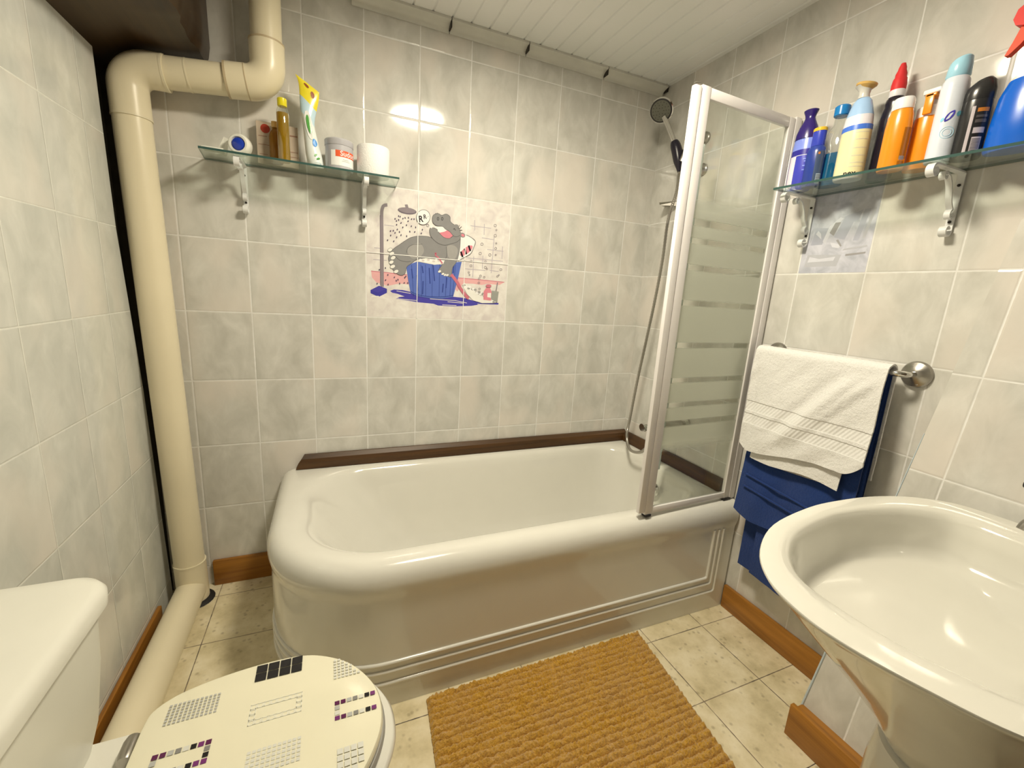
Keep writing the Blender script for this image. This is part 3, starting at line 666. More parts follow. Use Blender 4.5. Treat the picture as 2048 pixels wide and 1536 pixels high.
# thought bubble with its letters
ell(b, 832, 425, 80, 88, 'p_greyd', 12); ell(b, 832, 425, 75, 83, 'p_white', 12)
for ch, px, py, s, rot in (('R', 804, 448, 104, -6), ('R', 850, 422, 72, -8), ('.', 872, 412, 46, -8), ('.', 889, 404, 46, -8)):
    vs, fs = text_tris(ch, s, .022 * s); vs = [Vector((v.x * .80, v.y, 0)) for v in vs]; LAY[0] += 1; y = -.0004 - LAY[0] * .000012; r = math.radians(rot)
    out = []
    for v in vs:
        x_, y_ = v.x * math.cos(r) + v.y * math.sin(r), -(v.y * math.cos(r) - v.x * math.sin(r)); w = mp(px + x_, py + y_); out.append((w[0], y, w[1]))
    b.add(out, fs, 'p_black')
# joints between the picture tiles
LAY[0] += 2; y = -.0005 - LAY[0] * .000012
M['p_joint'] = simple('picture_tile_joint', GR, .5, var=.05)
for xx in (.8, 1.0): b.poly([(xx - .0015, y, zb), (xx + .0015, y, zb), (xx + .0015, y, zt), (xx - .0015, y, zt)], 'p_joint')
zz = 2.09 - .25134 * 3; b.poly([(.6015, y, zz - .0014), (1.1985, y, zz - .0014), (1.1985, y, zz + .0014), (.6015, y, zz + .0014)], 'p_joint')
o = b.build('tile_picture', smooth=0, recalc=False); tag(o, 'six tile picture of a cartoon hippo showering in a blue wooden tub', 'tile picture')

# grey-blue picture tile under the right shelf
b = MB(); xt = XR - .0004
M['q_ground'] = None
tq = NT('faded_picture_tile'); pos = tq.n('ShaderNodeNewGeometry').outputs['Position']
cq = tq.ramp(tq.noise(pos, 26, 3, .5, .8), [(.32, A(176, 172, 164)), (.5, A(194, 188, 178)), (.68, A(208, 201, 190))]); M['q_ground'] = tq.done(tq.bsdf(cq, .14))
for nm, c in dict(q_slate=(178, 174, 168), q_grey=(186, 180, 168), q_white=(212, 205, 192), q_dark=(158, 150, 136)).items(): pcol(nm, *c)
ya, yb, za, zb2 = -.8128, -1.0157, 2.09 - .25134 * 3 + .0018, 2.09 - .25134 * 2 - .0018
b.box(xt, XR - .0001, yb, ya, za, zb2, 'q_ground')
def qp(pts, m, k):
    vs = [Vector((xt - k * .00006, ya + (yb - ya) * u, za + (zb2 - za) * v)) for u, v in pts]
    from mathutils.geometry import tessellate_polygon
    b.add(vs, [tuple(q_) for q_ in tessellate_polygon([vs])], m)
qp([(.08, .08), (.58, .08), (.62, .22), (.1, .24)], 'q_grey', 1); qp([(.12, .14), (.52, .15), (.54, .2), (.3, .18), (.14, .21)], 'q_white', 2)
qp([(.12, .36), (.3, .36), (.36, .56), (.16, .58)], 'q_slate', 1); qp([(.17, .5), (.27, .43), (.25, .50), (.2, .54)], 'q_white', 3)
qp([(.3, .40), (.35, .36), (.40, .52), (.55, .66), (.5, .68), (.36, .58)], 'q_white', 4); qp([(.38, .50), (.45, .46), (.52, .62), (.44, .62)], 'q_dark', 5); qp([(.46, .44), (.62, .40), (.7, .6), (.56, .66)], 'q_slate', 3)
qp([(.42, .38), (.60, .34), (.56, .30), (.46, .32)], 'q_white', 5); qp([(.5, .40), (.53, .41), (.60, .33), (.58, .32)], 'q_dark', 6); qp([(.68, .2), (.95, .22), (.95, .24), (.68, .225)], 'q_dark', 4); qp([(.62, .27), (.96, .3), (.95, .32), (.64, .29)], 'q_grey', 5)
qp([(.74, .38), (.82, .38), (.9, .74), (.82, .74)], 'q_slate', 2); qp([(.86, .4), (.9, .4), (.97, .74), (.93, .74)], 'q_grey', 2); qp([(.55, .68), (.8, .74), (.76, .62), (.6, .58)], 'q_slate', 2)
o = b.build('tile_picture', smooth=0, recalc=False); tag(o, 'faded grey blue picture tile on the right wall under the bottle shelf', 'tile picture')

# ------------------------------------------------------------------ glass shelves with scroll brackets
def ribbon(bb, path, w, th, P, m):
    """path of (d, z) from the wall, ribbon width w along the shelf; P maps (s, d, z) to the world"""
    pts = [Vector((d, z, 0)) for d, z in path]; n = len(pts); a, c = [], []
    for i, p in enumerate(pts):
        d = (pts[min(n - 1, i + 1)] - pts[max(0, i - 1)]).normalized(); nn = Vector((-d.y, d.x, 0)) * th / 2
        a.append(p + nn); c.append(p - nn)
    rings = [[P(-w / 2, p.x, p.y), P(w / 2, p.x, p.y), P(w / 2, q_.x, q_.y), P(-w / 2, q_.x, q_.y)] for p, q_ in zip(a, c)]
    bb.loft(rings, m)
def spiral(cd, cz, r0, r1, a0, a1, n=22):
    return [(cd + (r0 + (r1 - r0) * i / n) * math.cos(math.radians(a0 + (a1 - a0) * i / n)), cz + (r0 + (r1 - r0) * i / n) * math.sin(math.radians(a0 + (a1 - a0) * i / n))) for i in range(n + 1)]
def bracket(par, P, dep):
    b = MB(); zt_ = -.0105
    front = list(reversed(spiral(dep - .004, zt_ - .016, .016, .006, 90, -290)))
    ribbon(b, front + [(dep * .5, zt_), (.012, zt_), (.004, zt_ - .003), (.004, -.06), (.004, -.145)] + spiral(.020, -.150, .016, .006, 180, 520), .016, .004, P, 'iron')
    br = list(reversed(spiral(dep * .60, -.030, .010, .005, 120, -200, 12)))
    sw = [(dep * .60 - .006, -.024), (dep * .46, -.030), (dep * .34, -.052), (dep * .25, -.082), (.020, -.100)]
    sw = [(p.x, p.y) for p in spline([(a, c, 0) for a, c in sw], 5, False)]
    ribbon(b, br + sw + spiral(.018, -.113, .012, .005, 80, -220, 12), .013, .004, P, 'iron')
    o = b.build('bracket', par, smooth=30)
    for z in (-.040, -.128):
        b2 = MB(); b2.tube([P(0, .0062, z), P(0, .0085, z)], .0035, 'screw', 10); b2.build('screw', o)
def glass_shelf(par, corners, z0, z1):
    b = MB(); ring = lambda z: [Vector((x, y, z)) for x, y in corners]
    r0, r1 = ring(z0), ring(z1); n = len(corners)
    b.add(r0 + r1, [tuple(range(n)), tuple(range(n, 2 * n))], 'shelf_glass')
    b.add(r0 + r1, [(i, (i + 1) % n, n + (i + 1) % n, n + i) for i in range(n)], 'shelf_edge'); return b.build('shelf_pane', par, smooth=0)
t = thing('glass_shelf', 'green edged glass shelf on the back wall carrying the toilet roll', 'shelf', (.40, -.002, SH - .0065))
glass_shelf(t, [(.093, -.003), (.712, -.003), (.705, -.150), (.108, -.150)], SH - .0065, SH)
for xx in (.205, .594): bracket(t, lambda s, d, z, xx=xx: Vector((xx + s, -.0015 - d, SH + z)), .135)
SH = 1.586
t = thing('glass_shelf', 'green edged glass shelf on the right wall crowded with bottles', 'shelf', (XR - .002, -1.13, SH - .0065))
glass_shelf(t, [(XR - .003, -.806), (1.762, -.806), (1.812, -1.43), (XR - .003, -1.43)], SH - .0065, SH)
for yy in (-.800 - .02, -1.188): bracket(t, lambda s, d, z, yy=yy: Vector((XR - .0015 - d, yy + s, SH + z)), .140)

# ------------------------------------------------------------------ bottles
def at_prof(prof, z):
    for (r0, z0), (r1, z1) in zip(prof, prof[1:]):
        if z0 <= z <= z1 and z1 > z0: return r0 + (r1 - r0) * (z - z0) / (z1 - z0)
    return prof[-1][0]
def patch(bb, prof, c, a0, a1, z0, z1, m, sx=1, sy=1, off=.0005, na=14, nz=8):
    vs = []; c = Vector(c)
    for i in range(nz + 1):
        z = z0 + (z1 - z0) * i / nz; r = at_prof(prof, z) + off
        for j in range(na + 1):
            a = math.radians(a0 + (a1 - a0) * j / na); vs.append(c + Vector((r * sx * math.cos(a), r * sy * math.sin(a), z)))
    w = na + 1
    bb.add(vs, [(i * w + j, i * w + j + 1, (i + 1) * w + j + 1, (i + 1) * w + j) for i in range(nz) for j in range(na)], m)
def curved_text(bb, body, size, prof, c, ang, z, m, sx=1, sy=1, off=.0009, bold=0.0, vertical=False):
    vs, fs = text_tris(body, size, bold); c = Vector(c); out = []
    for v in vs:
        tx, tz = (v.x, v.y) if not vertical else (-v.y, v.x)
        r = at_prof(prof, z + tz); a = math.radians(ang) + tx / max(r, .005); r += off
        out.append(c + Vector((r * sx * math.cos(a), r * sy * math.sin(a), z + tz)))
    bb.add(out, fs, m)
def plastic(name, r, g, b_, rough=.25, s=1.0): M[name] = simple(name, A(r, g, b_, s), rough, var=.02, coat=.15); return name
for nm, c in dict(l_violet=(64, 66, 158), l_lav=(128, 140, 208), l_cap=(44, 26, 92), l_navy=(46, 40, 128), l_pale=(226, 206, 208), s_navy=(38, 58, 126), s_cap=(52, 64, 156), s_yel=(226, 178, 44), s_lab=(62, 74, 92), grey_lab=(150, 160, 158), c_blue=(28, 120, 168),
                 k_cream=(226, 212, 150), k_band=(70, 112, 186), k_white=(222, 212, 200), k_sky=(158, 184, 210), k_gold=(206, 162, 84), k_pale=(206, 196, 170), b_black=(30, 24, 30), b_red=(208, 50, 46), b_ring=(226, 216, 196), b_lab=(124, 148, 180), b_pink=(222, 124, 116),
                 o_orange=(238, 138, 26), o_white=(236, 222, 200), o_dark=(168, 96, 20), a_white=(212, 210, 206), a_sky=(160, 200, 222), a_ind=(72, 60, 146), a_cyan=(120, 190, 224), d_black=(40, 38, 34), d_lab=(188, 172, 158), d_dark=(82, 74, 66), d_or=(196, 116, 40), w_white=(232, 226, 214),
                 x_blue=(16, 92, 176), x_deep=(10, 66, 150), x_red=(216, 50, 40), x_or=(228, 76, 42), x_grey=(200, 190, 172), x_lab=(150, 186, 214), g_grey=(176, 168, 154), g_label=(222, 92, 50), g_white=(232, 224, 204), r_paper=(232, 224, 206), y_cap=(226, 204, 30), y_dark=(150, 96, 20),
                 n_card=(190, 168, 134), n_red=(168, 62, 40), n_line=(150, 110, 84), v_white=(226, 228, 224), v_sky=(190, 208, 222), v_yel=(236, 208, 44), v_brown=(150, 74, 34), v_green=(84, 150, 62), v_blue=(88, 150, 200), e_white=(230, 220, 188), e_blue=(34, 60, 150)).items(): plastic(nm, *c)
for nm in ('x_red', 'x_or', 'x_grey', 'b_red'):
    q_ = [n_ for n_ in M[nm].node_tree.nodes if n_.type == 'BSDF_PRINCIPLED'][0]; q_.inputs['Roughness'].default_value = .5; q_.inputs['Coat Weight'].default_value = 0; q_.inputs['Specular IOR Level'].default_value = .25
def liquid(name, col, tr=.6):
    t_ = NT(name); g = t_.n('ShaderNodeBsdfTransparent'); g.inputs[0].default_value = (*col, 1)
    d = t_.bsdf(tuple(c * .75 for c in col), .08, 0, .5)
    mx = t_.n('ShaderNodeMixShader'); mx.inputs[0].default_value = 1 - tr; t_.l(g.outputs[0], mx.inputs[1]); t_.l(d, mx.inputs[2]); return t_.done(mx.outputs[0])
M['q_mouth'] = liquid('blue_liquid', (.02, .26, .58), .35)
M['q_oil'] = liquid('amber_oil', (.72, .46, .02), .42)
M['q_brown'] = liquid('brown_oil', (.56, .30, .05), .50)
M['q_green'] = liquid('green_liquid', (.10, .34, .16), .35)
VA = -149.0                                     # direction that faces into the room

# 1 lotion
c = (1.858, -.816, SH); t = thing('lotion_bottle', 'violet lotion bottle with flared dark purple cap at the shelf end by the screen', 'bottle', c)
pf = [(.0, .0005), (.034, .0005), (.037, .006), (.0375, .06), (.036, .12), (.033, .152)]; k_ = dict(sx=.72, sy=1.0)
b = MB(); b.lathe(pf, c, 'l_violet', 36, **k_)
patch(b, pf, c, -225, -75, .118, .151, 'l_lav', **k_); patch(b, pf, c, -225, -75, .104, .119, 'l_navy', **k_); patch(b, pf, c, -222, -186, .004, .102, 'l_pale', **k_, off=.0007)
patch(b, pf, c, -186, -95, .101, .1025, 'w_white', **k_, off=.0008)
for z, w in ((.088, 20), (.081, 9), (.068, 17), (.056, 15)): patch(b, pf, c, -142 - w / 2, -142 + w / 2, z, z + .0035, 'l_lav', **k_, off=.0008, na=6, nz=2)
b.build('body', t)
b = MB(); pc = [(.0335, .1515), (.032, .168), (.026, .188), (.017, .206), (.0145, .214), (.016, .222), (.0205, .232), (.021, .235), (.017, .237), (.0, .236)]; b.lathe(pc, c, 'l_cap', 36, sx=.8, sy=1.0); b.build('cap', t)
# 2 small blue
c = (1.838, -.870, SH); t = thing('sun_lotion_bottle', 'small navy blue bottle with a yellow ring on its cap', 'bottle', c)
pf = [(.0, .0005), (.024, .0005), (.0265, .005), (.0265, .096), (.024, .108), (.0185, .115)]; k_ = dict(sx=.75, sy=1.0)
b = MB(); b.lathe(pf, c, 's_navy', 30, **k_); patch(b, pf, c, -150, -90, .008, .098, 's_lab', **k_); patch(b, pf, c, -132, -98, .006, .034, 'grey_lab', **k_, off=.0008)
for i in range(7): patch(b, pf, c, -130, -100, .009 + i * .0034, .0105 + i * .0034, 'd_dark', **k_, off=.001, na=5, nz=1)
patch(b, pf, c, -140, -128, .088, .094, 'd_or', **k_, off=.0008, na=4, nz=2); b.build('body', t)
b = MB(); b.lathe([(.0185, .115), (.019, .117), (.0185, .156)], c, 's_cap', 28, sx=.8); b.build('cap', t)
b = MB(); b.lathe([(.0187, .1562), (.019, .158), (.019, .164), (.017, .166), (.0, .166)], c, 's_yel', 28, sx=.82); b.build('ring', t, label='yellow ring')
# 3 mouthwash
c = (1.872, -.902, SH); t = thing('mouthwash_bottle', 'clear bottle half full of blue liquid with a blue cap', 'bottle', c)
pf = [(.034, .003), (.0385, .008), (.039, .02), (.039, .112), (.034, .135), (.030, .156), (.0185, .170), (.0165, .194)]; k_ = dict(sx=.68, sy=1.0)
b = MB(); b.lathe(pf, c, 'clear', 32, cap0=False, cap1=False, **k_); b.build('body', t)
b = MB(); b.lathe([(.0, .0008), (.032, .0008), (.0375, .006), (.038, .02), (.038, .090), (.0, .090)], c, 'q_mouth', 32, **k_); b.build('liquid', t)
b = MB(); b.lathe([(.018, .194), (.0200, .196), (.0200, .219), (.017, .222), (.0, .222)], c, 'c_blue', 28); b.build('cap', t)
# 4 cream spray
c = (1.846, -.970, SH); t = thing('lotion_bottle', 'cream and sky blue bottle with a tilted golden flared top', 'bottle', c)
pf = [(.0, .0005), (.034, .0005), (.0365, .005), (.0365, .10), (.0355, .14), (.033, .165), (.028, .186), (.022, .204)]; k_ = dict(sx=.8, sy=1.0)
b = MB(); b.lathe([q_ for q_ in pf if q_[1] <= .165], c, 'k_white', 36, **k_); patch(b, pf, c, -240, -60, .003, .126, 'k_cream', **k_, na=28); patch(b, pf, c, -240, -60, .126, .139, 'k_band', **k_, off=.0007, na=28)
for z in (.118, .100, .078, .058, .040, .030): patch(b, pf, c, -158, -98, z, z + .0012, 'k_pale', **k_, off=.0009, nz=1)
curved_text(b, 'nex', .020, pf, c, -150, .013, 'b_black', **k_, bold=.0004); b.build('body', t)
b = MB(); b.lathe([(.033, .165), (.0275, .186), (.022, .204), (.014, .213)], c, 'k_sky', 32, **k_); b.build('shoulder', t)
b = MB(); b.lathe([(.014, .212), (.0125, .222), (.014, .232), (.020, .240), (.0235, .244)], c, 'k_pale', 28, cap1=False); T = Matrix.Rotation(math.radians(12), 4, 'X')
b.lathe([(.014, -.006), (.0245, .004), (.025, .008), (.023, .010), (.0, .009)], Vector(c) + Vector((0, 0, .2405)), 'k_gold', 28, T=T); b.build('spray_cap', t, label='golden flared cap')
# 5 clear green
c = (1.915, -1.004, SH); t = thing('clear_bottle', 'small clear bottle with green liquid behind the cream bottle', 'bottle', c)
b = MB(); b.lathe([(.022, .002), (.024, .006), (.024, .085), (.018, .100), (.010, .106), (.010, .120)], c, 'clear', 26, cap0=False, cap1=False, sx=.9); b.build('body', t)
b = MB(); b.lathe([(.0, .0008), (.022, .0008), (.0232, .006), (.0232, .034), (.0, .034)], c, 'q_green', 26, sx=.9); b.build('liquid', t)
b = MB(); b.lathe([(.0112, .108), (.0118, .126), (.0, .127)], c, 'w_white', 20); b.build('cap', t)
# 6 black with red nozzle
c = (1.893, -1.025, SH); t = thing('glue_bottle', 'black bottle with a pointed red nozzle cap', 'bottle', c)
pf = [(.0, .0005), (.026, .0005), (.0285, .006), (.0285, .15), (.026, .172), (.0225, .182), (.0235, .190), (.021, .202), (.0165, .206)]; k_ = dict(sx=.8, sy=1.0)
b = MB(); b.lathe(pf, c, 'b_black', 30, **k_); patch(b, pf, c, -165, -110, .012, .118, 'b_lab', **k_)
for i in range(14): patch(b, pf, c, -160, -150 + (i * 7) % 34, .018 + i * .007, .0205 + i * .007, 'w_white', **k_, off=.0008, na=6, nz=1)
patch(b, pf, c, -172, -128, .132, .150, 'b_pink', **k_); b.build('body', t)
b = MB(); b.lathe([(.017, .2055), (.0175, .208), (.0175, .221), (.016, .223)], c, 'b_ring', 26); b.build('collar', t, label='white collar')
b = MB(); b.lathe([(.0165, .2225), (.0168, .236), (.0150, .250), (.0125, .254), (.0125, .262), (.0090, .272), (.0086, .277), (.0050, .288), (.0, .289)], c, 'b_red', 26); b.build('nozzle', t, label='red nozzle')
# 7 orange front
c = (1.836, -1.078, SH); t = thing('sunscreen_bottle', 'orange bottle with plain white cap standing in front of the black bottle', 'bottle', c)
pf = [(.0, .0005), (.0265, .0005), (.0285, .005), (.0285, .105), (.0265, .130), (.0225, .146)]; k_ = dict(sx=.8, sy=1.0)
b = MB(); b.lathe(pf, c, 'o_orange', 34, **k_); patch(b, pf, c, -128, -84, .024, .098, 'o_dark', **k_); patch(b, pf, c, -130, -92, .006, .019, 'o_dark', **k_)
for i in range(5): patch(b, pf, c, -126 + i * 6, -123 + i * 6, .0215, .031, 'grey_lab', **k_, off=.0009, na=2, nz=2)
b.build('body', t); b = MB(); b.lathe([(.0232, .1455), (.0236, .148), (.0226, .168), (.020, .173), (.0, .174)], c, 'o_white', 32, sx=.85); b.build('cap', t)
# 8 orange pump
c = (1.880, -1.117, SH); t = thing('pump_bottle', 'orange pump bottle with white collar and orange lever', 'bottle', c)
pf = [(.0, .0005), (.029, .0005), (.031, .005), (.031, .100), (.028, .124)]
b = MB(); b.lathe(pf, c, 'o_orange', 30, sx=.8); b.build('body', t)
b = MB(); b.lathe([(.0265, .124), (.0265, .148), (.022, .150), (.0, .150)], c, 'o_white', 30, sx=.85); b.build('collar', t)
b = MB(); P8 = Vector(c); b.tube([P8 + Vector((0, 0, .149)), P8 + Vector((0, 0, .172))], .010, 'o_white'); b.box(c[0] - .028, c[0] + .012, c[1] - .026, c[1] + .010, SH + .1725, SH + .184, 'o_white', .003); b.build('pump_head', t)
b = MB(); b.box(c[0] - .030, c[0] - .0235, c[1] - .016, c[1] + .002, SH + .126, SH + .172, 'o_orange', .002, T=None); b.box(c[0] - .030, c[0] + .002, c[1] - .020, c[1] + .003, SH + .1645, SH + .1722, 'o_orange', .002); b.build('lever', t, label='orange lever')
# 9 aerosol
c = (1.850, -1.172, SH); t = thing('aerosol_can', 'tall white aerosol can with light blue cap and leaf mark', 'spray can', c)
pf = [(.0, .0005), (.024, .0005), (.026, .003), (.026, .165), (.0245, .178), (.021, .186)]
b = MB(); b.lathe(pf, c, 'a_white', 36)
def leaf(bb, ang, z, w, h, m, tilt):
    vs = []; cc = Vector(c)
    for i in range(16):
        a = 2 * PI * i / 16; u = w * math.cos(a) * abs(math.cos(a)) ** .2 * .5; v = h * math.sin(a) * .5
        u, v = (w * .5) * math.sin(a) * (abs(math.sin(a)) ** .4), (h * .5) * math.cos(a)
        x_, z_ = u * math.cos(tilt) - v * math.sin(tilt), u * math.sin(tilt) + v * math.cos(tilt); aa = math.radians(ang) + x_ / .026
        vs.append(cc + Vector((.0266 * math.cos(aa), .0266 * math.sin(aa), z + z_)))
    bb.add(vs, [tuple(range(16))], m)
leaf(b, -150, .098, .012, .027, 'a_ind', -.55); leaf(b, -114, .102, .009, .013, 'a_cyan', -.4); leaf(b, -176, .092, .006, .010, 'a_cyan', -.4)
for rr in (.0125, .008):
    pts = [Vector(c) + Vector((.0262 * math.cos(math.radians(-146) + rr * math.cos(a) / .026), .0262 * math.sin(math.radians(-146) + rr * math.cos(a) / .026), .062 + rr * math.sin(a))) for a in (2 * PI * i / 24 for i in range(24))]
    b.tube(pts, .0005, 'a_sky', 5, closed=True)
b.build('body', t)
b = MB(); n = 32; rings = []
for r, z, s in ((.0208, .1862, 0), (.0225, .190, 0), (.0215, .208, .15), (.0195, .222, .3), (.016, .2265, .3), (.0, .227, .3)):
    rings.append([Vector(c) + Vector((r * math.cos(2 * PI * j / n), r * math.sin(2 * PI * j / n), z - s * r * (math.sin(2 * PI * j / n)))) for j in range(n)])
b.loft(rings, 'a_sky', True, True, False); b.build('cap', t, label='light blue cap')
# 10 deodorant
c = (1.862, -1.216, SH); t = thing('deodorant_can', 'short black deodorant with a domed cap and white barcode label', 'deodorant', c)
pf = [(.0, .0005), (.026, .0005), (.028, .004), (.028, .116), (.0275, .123)]
b = MB(); b.lathe(pf, c, 'd_black', 32, sx=.9); patch(b, pf, c, -172, -160, .006, .108, 'd_lab', sx=.9); patch(b, pf, c, -150, -112, .010, .042, 'd_lab', sx=.9)
for i in range(9): patch(b, pf, c, -148, -116, .013 + i * .003, .0142 + i * .003, 'd_dark', sx=.9, off=.0009, na=5, nz=1)
for z, h, m_ in ((.050, .012, 'd_lab'), (.072, .007, 'd_dark'), (.083, .005, 'd_dark'), (.095, .008, 'd_or')): patch(b, pf, c, -152, -108, z, z + h, m_, sx=.9, off=.0006)
b.build('body', t); b = MB(); rings = []
for r, z, s in ((.0277, .1232, 0), (.0282, .131, .0), (.0275, .143, .1), (.024, .157, .25), (.016, .166, .35), (.0, .169, .35)):
    rings.append([Vector(c) + Vector((.9 * r * math.cos(2 * PI * j / n), r * math.sin(2 * PI * j / n), z - s * r * math.sin(2 * PI * j / n))) for j in range(n)])
b.loft(rings, 'd_black', True, True, False); b.build('cap', t)
# 11 blue trigger spray
c = (1.866, -1.301, SH); t = thing('spray_bottle', 'blue cleaner bottle with a red trigger spray head', 'spray bottle', c)
pf = [(.0, .0005), (.052, .0005), (.055, .006), (.054, .06), (.050, .115), (.040, .145), (.026, .165), (.020, .172)]; k_ = dict(sx=.6, sy=1.0)
b = MB(); b.lathe([q_ for q_ in pf if q_[1] <= .146], c, 'x_blue', 40, **k_); patch(b, pf, c, -152, -70, .034, .112, 'x_lab', **k_); patch(b, pf, c, -149, -70, .048, .108, 'o_white', **k_, off=.0008)
M['x_ring'] = M['b_red']
pts = [Vector(c) + Vector(((at_prof(pf, .088) + .0012) * .6 * math.cos(math.radians(-133) + .011 * math.cos(a) / .05), (at_prof(pf, .088) + .0012) * math.sin(math.radians(-133) + .011 * math.cos(a) / .05), .088 + .013 * math.sin(a))) for a in (math.radians(40 + 280 * i / 24) for i in range(25))]
b.tube(pts, .0016, 'x_red', 6); b.build('body', t)
b = MB(); b.lathe([(.0395, .1462), (.026, .165), (.0185, .174), (.0165, .205)], c, 'clear', 32, cap0=False, cap1=False, **k_); b.build('shoulder', t, label='clear shoulder')
b = MB(); cx, cy = c[0], c[1]
b.lathe([(.017, .2052), (.0185, .207), (.0185, .230), (.016, .232), (.0, .232)], c, 'x_red', 24, sx=.85); b.build('collar', t)
def yz(bb, pts, w, m):                            # side profile in y,z extruded along x
    bb.prism([Vector((cx - w / 2, cy + p, SH + z)) for p, z in pts], (w, 0, 0), m)
b = MB(); yz(b, [(-.020, .232), (.016, .232), (.020, .250), (.014, .262), (-.030, .262), (-.030, .244)], .020, 'x_grey'); b.build('trigger_body', t, label='greyish trigger housing')
b = MB(); yz(b, [(.056, .272), (.050, .259), (.036, .254), (.018, .2625), (-.046, .2625), (-.060, .270), (-.058, .288), (-.035, .301), (.010, .304), (.038, .300), (.052, .290)], .030, 'x_red'); b.build('spray_head', t, label='red spray head')
b = MB(); yz(b, [(.042, .256), (.016, .2575), (.022, .240), (.036, .220), (.052, .204), (.058, .205), (.050, .228)], .016, 'x_or'); b.build('trigger', t, label='orange red trigger')

# ------------------------------------------------------------------ left shelf
SH = 1.592
t = thing('toiletry_pot', 'white round pot lying on its side with a glassy blue centre', 'pot', (.212, -.098, SH))
Tq = Matrix.Rotation(math.radians(88), 4, 'X') @ Matrix.Rotation(0, 4, 'Z'); Tq = Matrix.Rotation(math.radians(-14), 4, 'Z') @ Tq
cc_ = Vector((.212, -.098, SH + .0325))
b = MB(); b.lathe([(.0, -.022), (.026, -.022), (.032, -.012), (.0325, .006), (.029, .016), (.027, .018), (.0215, .018), (.020, .012), (.0, .012)], cc_, 'e_white', 36, T=Tq); b.build('body', t)
b = MB(); b.lathe([(.0, .0125), (.0195, .0125), (.017, .017), (.010, .0195), (.0, .020)], cc_, M['e_blue'], 30, T=Tq); b.build('blue_centre', t, label='glassy blue centre')
b = MB(); b.add([(.138, -.060, SH + .001), (.166, -.058, SH + .001), (.178, -.062, SH + .050), (.164, -.060, SH + .056), (.138, -.074, SH + .001), (.166, -.072, SH + .001), (.178, -.076, SH + .050), (.164, -.074, SH + .056)], [(0, 1, 2, 3), (7, 6, 5, 4), (0, 4, 5, 1), (1, 5, 6, 2), (2, 6, 7, 3), (3, 7, 4, 0)], 'e_white')
o = b.build('plastic_cap', smooth=20); tag(o, 'small white plastic wedge behind the round pot with the blue centre', 'cap')
b = MB(); b.box(.112, .170, -.132, -.095, SH + .0004, SH + .008, 'e_white', .002, T=None); o = b.build('sachet'); tag(o, 'flat cream sachet lying at the left end of the shelf', 'sachet')
b = MB(); b.box(.252, .378, -.040, -.014, SH + .0004, SH + .132, 'n_card', .001)
yb_ = -.0406
pts = [Vector((.279 + .014 * math.cos(a), yb_, SH + .111 + .014 * math.sin(a))) for a in (2 * PI * i / 24 for i in range(24))]; b.poly(pts, 'n_red')
for z, x0, x1, h in ((.086, .258, .283, .002), (.060, .257, .300, .0015), (.100, .340, .376, .004), (.050, .335, .376, .0016), (.034, .335, .376, .0016), (.030, .258, .283, .0015)): b.poly([(x0, yb_, SH + z), (x1, yb_, SH + z), (x1, yb_, SH + z + h), (x0, yb_, SH + z + h)], 'n_line')
o = b.build('carton', smooth=0); tag(o, 'beige medicine carton with a red circle behind the amber bottles', 'carton')
c = (.338, -.104, SH); t = thing('oil_bottle', 'slim bottle of golden oil with a bright yellow cap', 'bottle', c)
b = MB(); b.lathe([(.017, .002), (.0185, .006), (.0185, .150), (.016, .160), (.012, .166), (.012, .172)], c, 'clear', 28, cap0=False, cap1=False); b.build('body', t)
b = MB(); b.lathe([(.0, .0008), (.0165, .0008), (.0178, .006), (.0178, .148), (.0, .148)], c, 'q_oil', 28); b.build('oil', t)
b = MB(); b.lathe([(.0135, .168), (.0142, .170), (.0142, .190), (.012, .192), (.0, .192)], c, 'y_cap', 24); b.build('cap', t)
c = (.312, -.068, SH); t = thing('oil_bottle', 'darker amber bottle half hidden left of the golden oil bottle', 'bottle', c)
b = MB(); b.lathe([(.0, .0008), (.018, .0008), (.0205, .005), (.0205, .082), (.016, .096), (.010, .104), (.010, .110)], c, 'q_brown', 28); b.build('body', t)
b = MB(); b.lathe([(.0112, .1102), (.0118, .112), (.0118, .128), (.0, .129)], c, 'k_gold', 20); b.build('cap', t)
# wipes pouch
t = thing('wipes_pouch', 'white and pale blue wipes pouch standing up with a yellow top', 'pouch', (.436, -.085, SH))
outline = [(.412, .272), (.405, .235), (.408, .20), (.418, .16), (.424, .11), (.427, .06), (.433, .022), (.440, .0035), (.470, .0005), (.4665, .030), (.455, .075), (.448, .105), (.444, .140), (.450, .180), (.456, .212), (.458, .232)]
def wp(px, py): return px, py
OUT = [(590, 140), (597, 160), (600, 205), (606, 250), (611, 300), (616, 320), (622, 329)], [(638, 178), (637, 196), (629, 240), (634, 270), (639, 290), (645, 312), (648, 331)]
Rm = Matrix(((.9220605776, -.382307552, .0603757142), (-.0248266141, -.2140905213, -.9764982785), (.3862485345, .8988916422, -.2068958318)))
CAM = Vector((.468, -1.83288, 1.21172)); FPX = 854.7
def on_y(px, py, y):
    d = Rm.transposed() @ Vector(((px - 1024) / FPX, (py - 768) / FPX, 1)); s = (y - CAM.y) / d.y; return CAM + d * s
L_ = [on_y(*p, -.085) for p in OUT[0]]; R_ = [on_y(*p, -.085) for p in OUT[1]]
zmin = min(L_[-1].z, R_[-1].z)
rings = []
L2, R2 = spline(L_, 4, False), spline(R_, 4, False); N_ = len(L2)
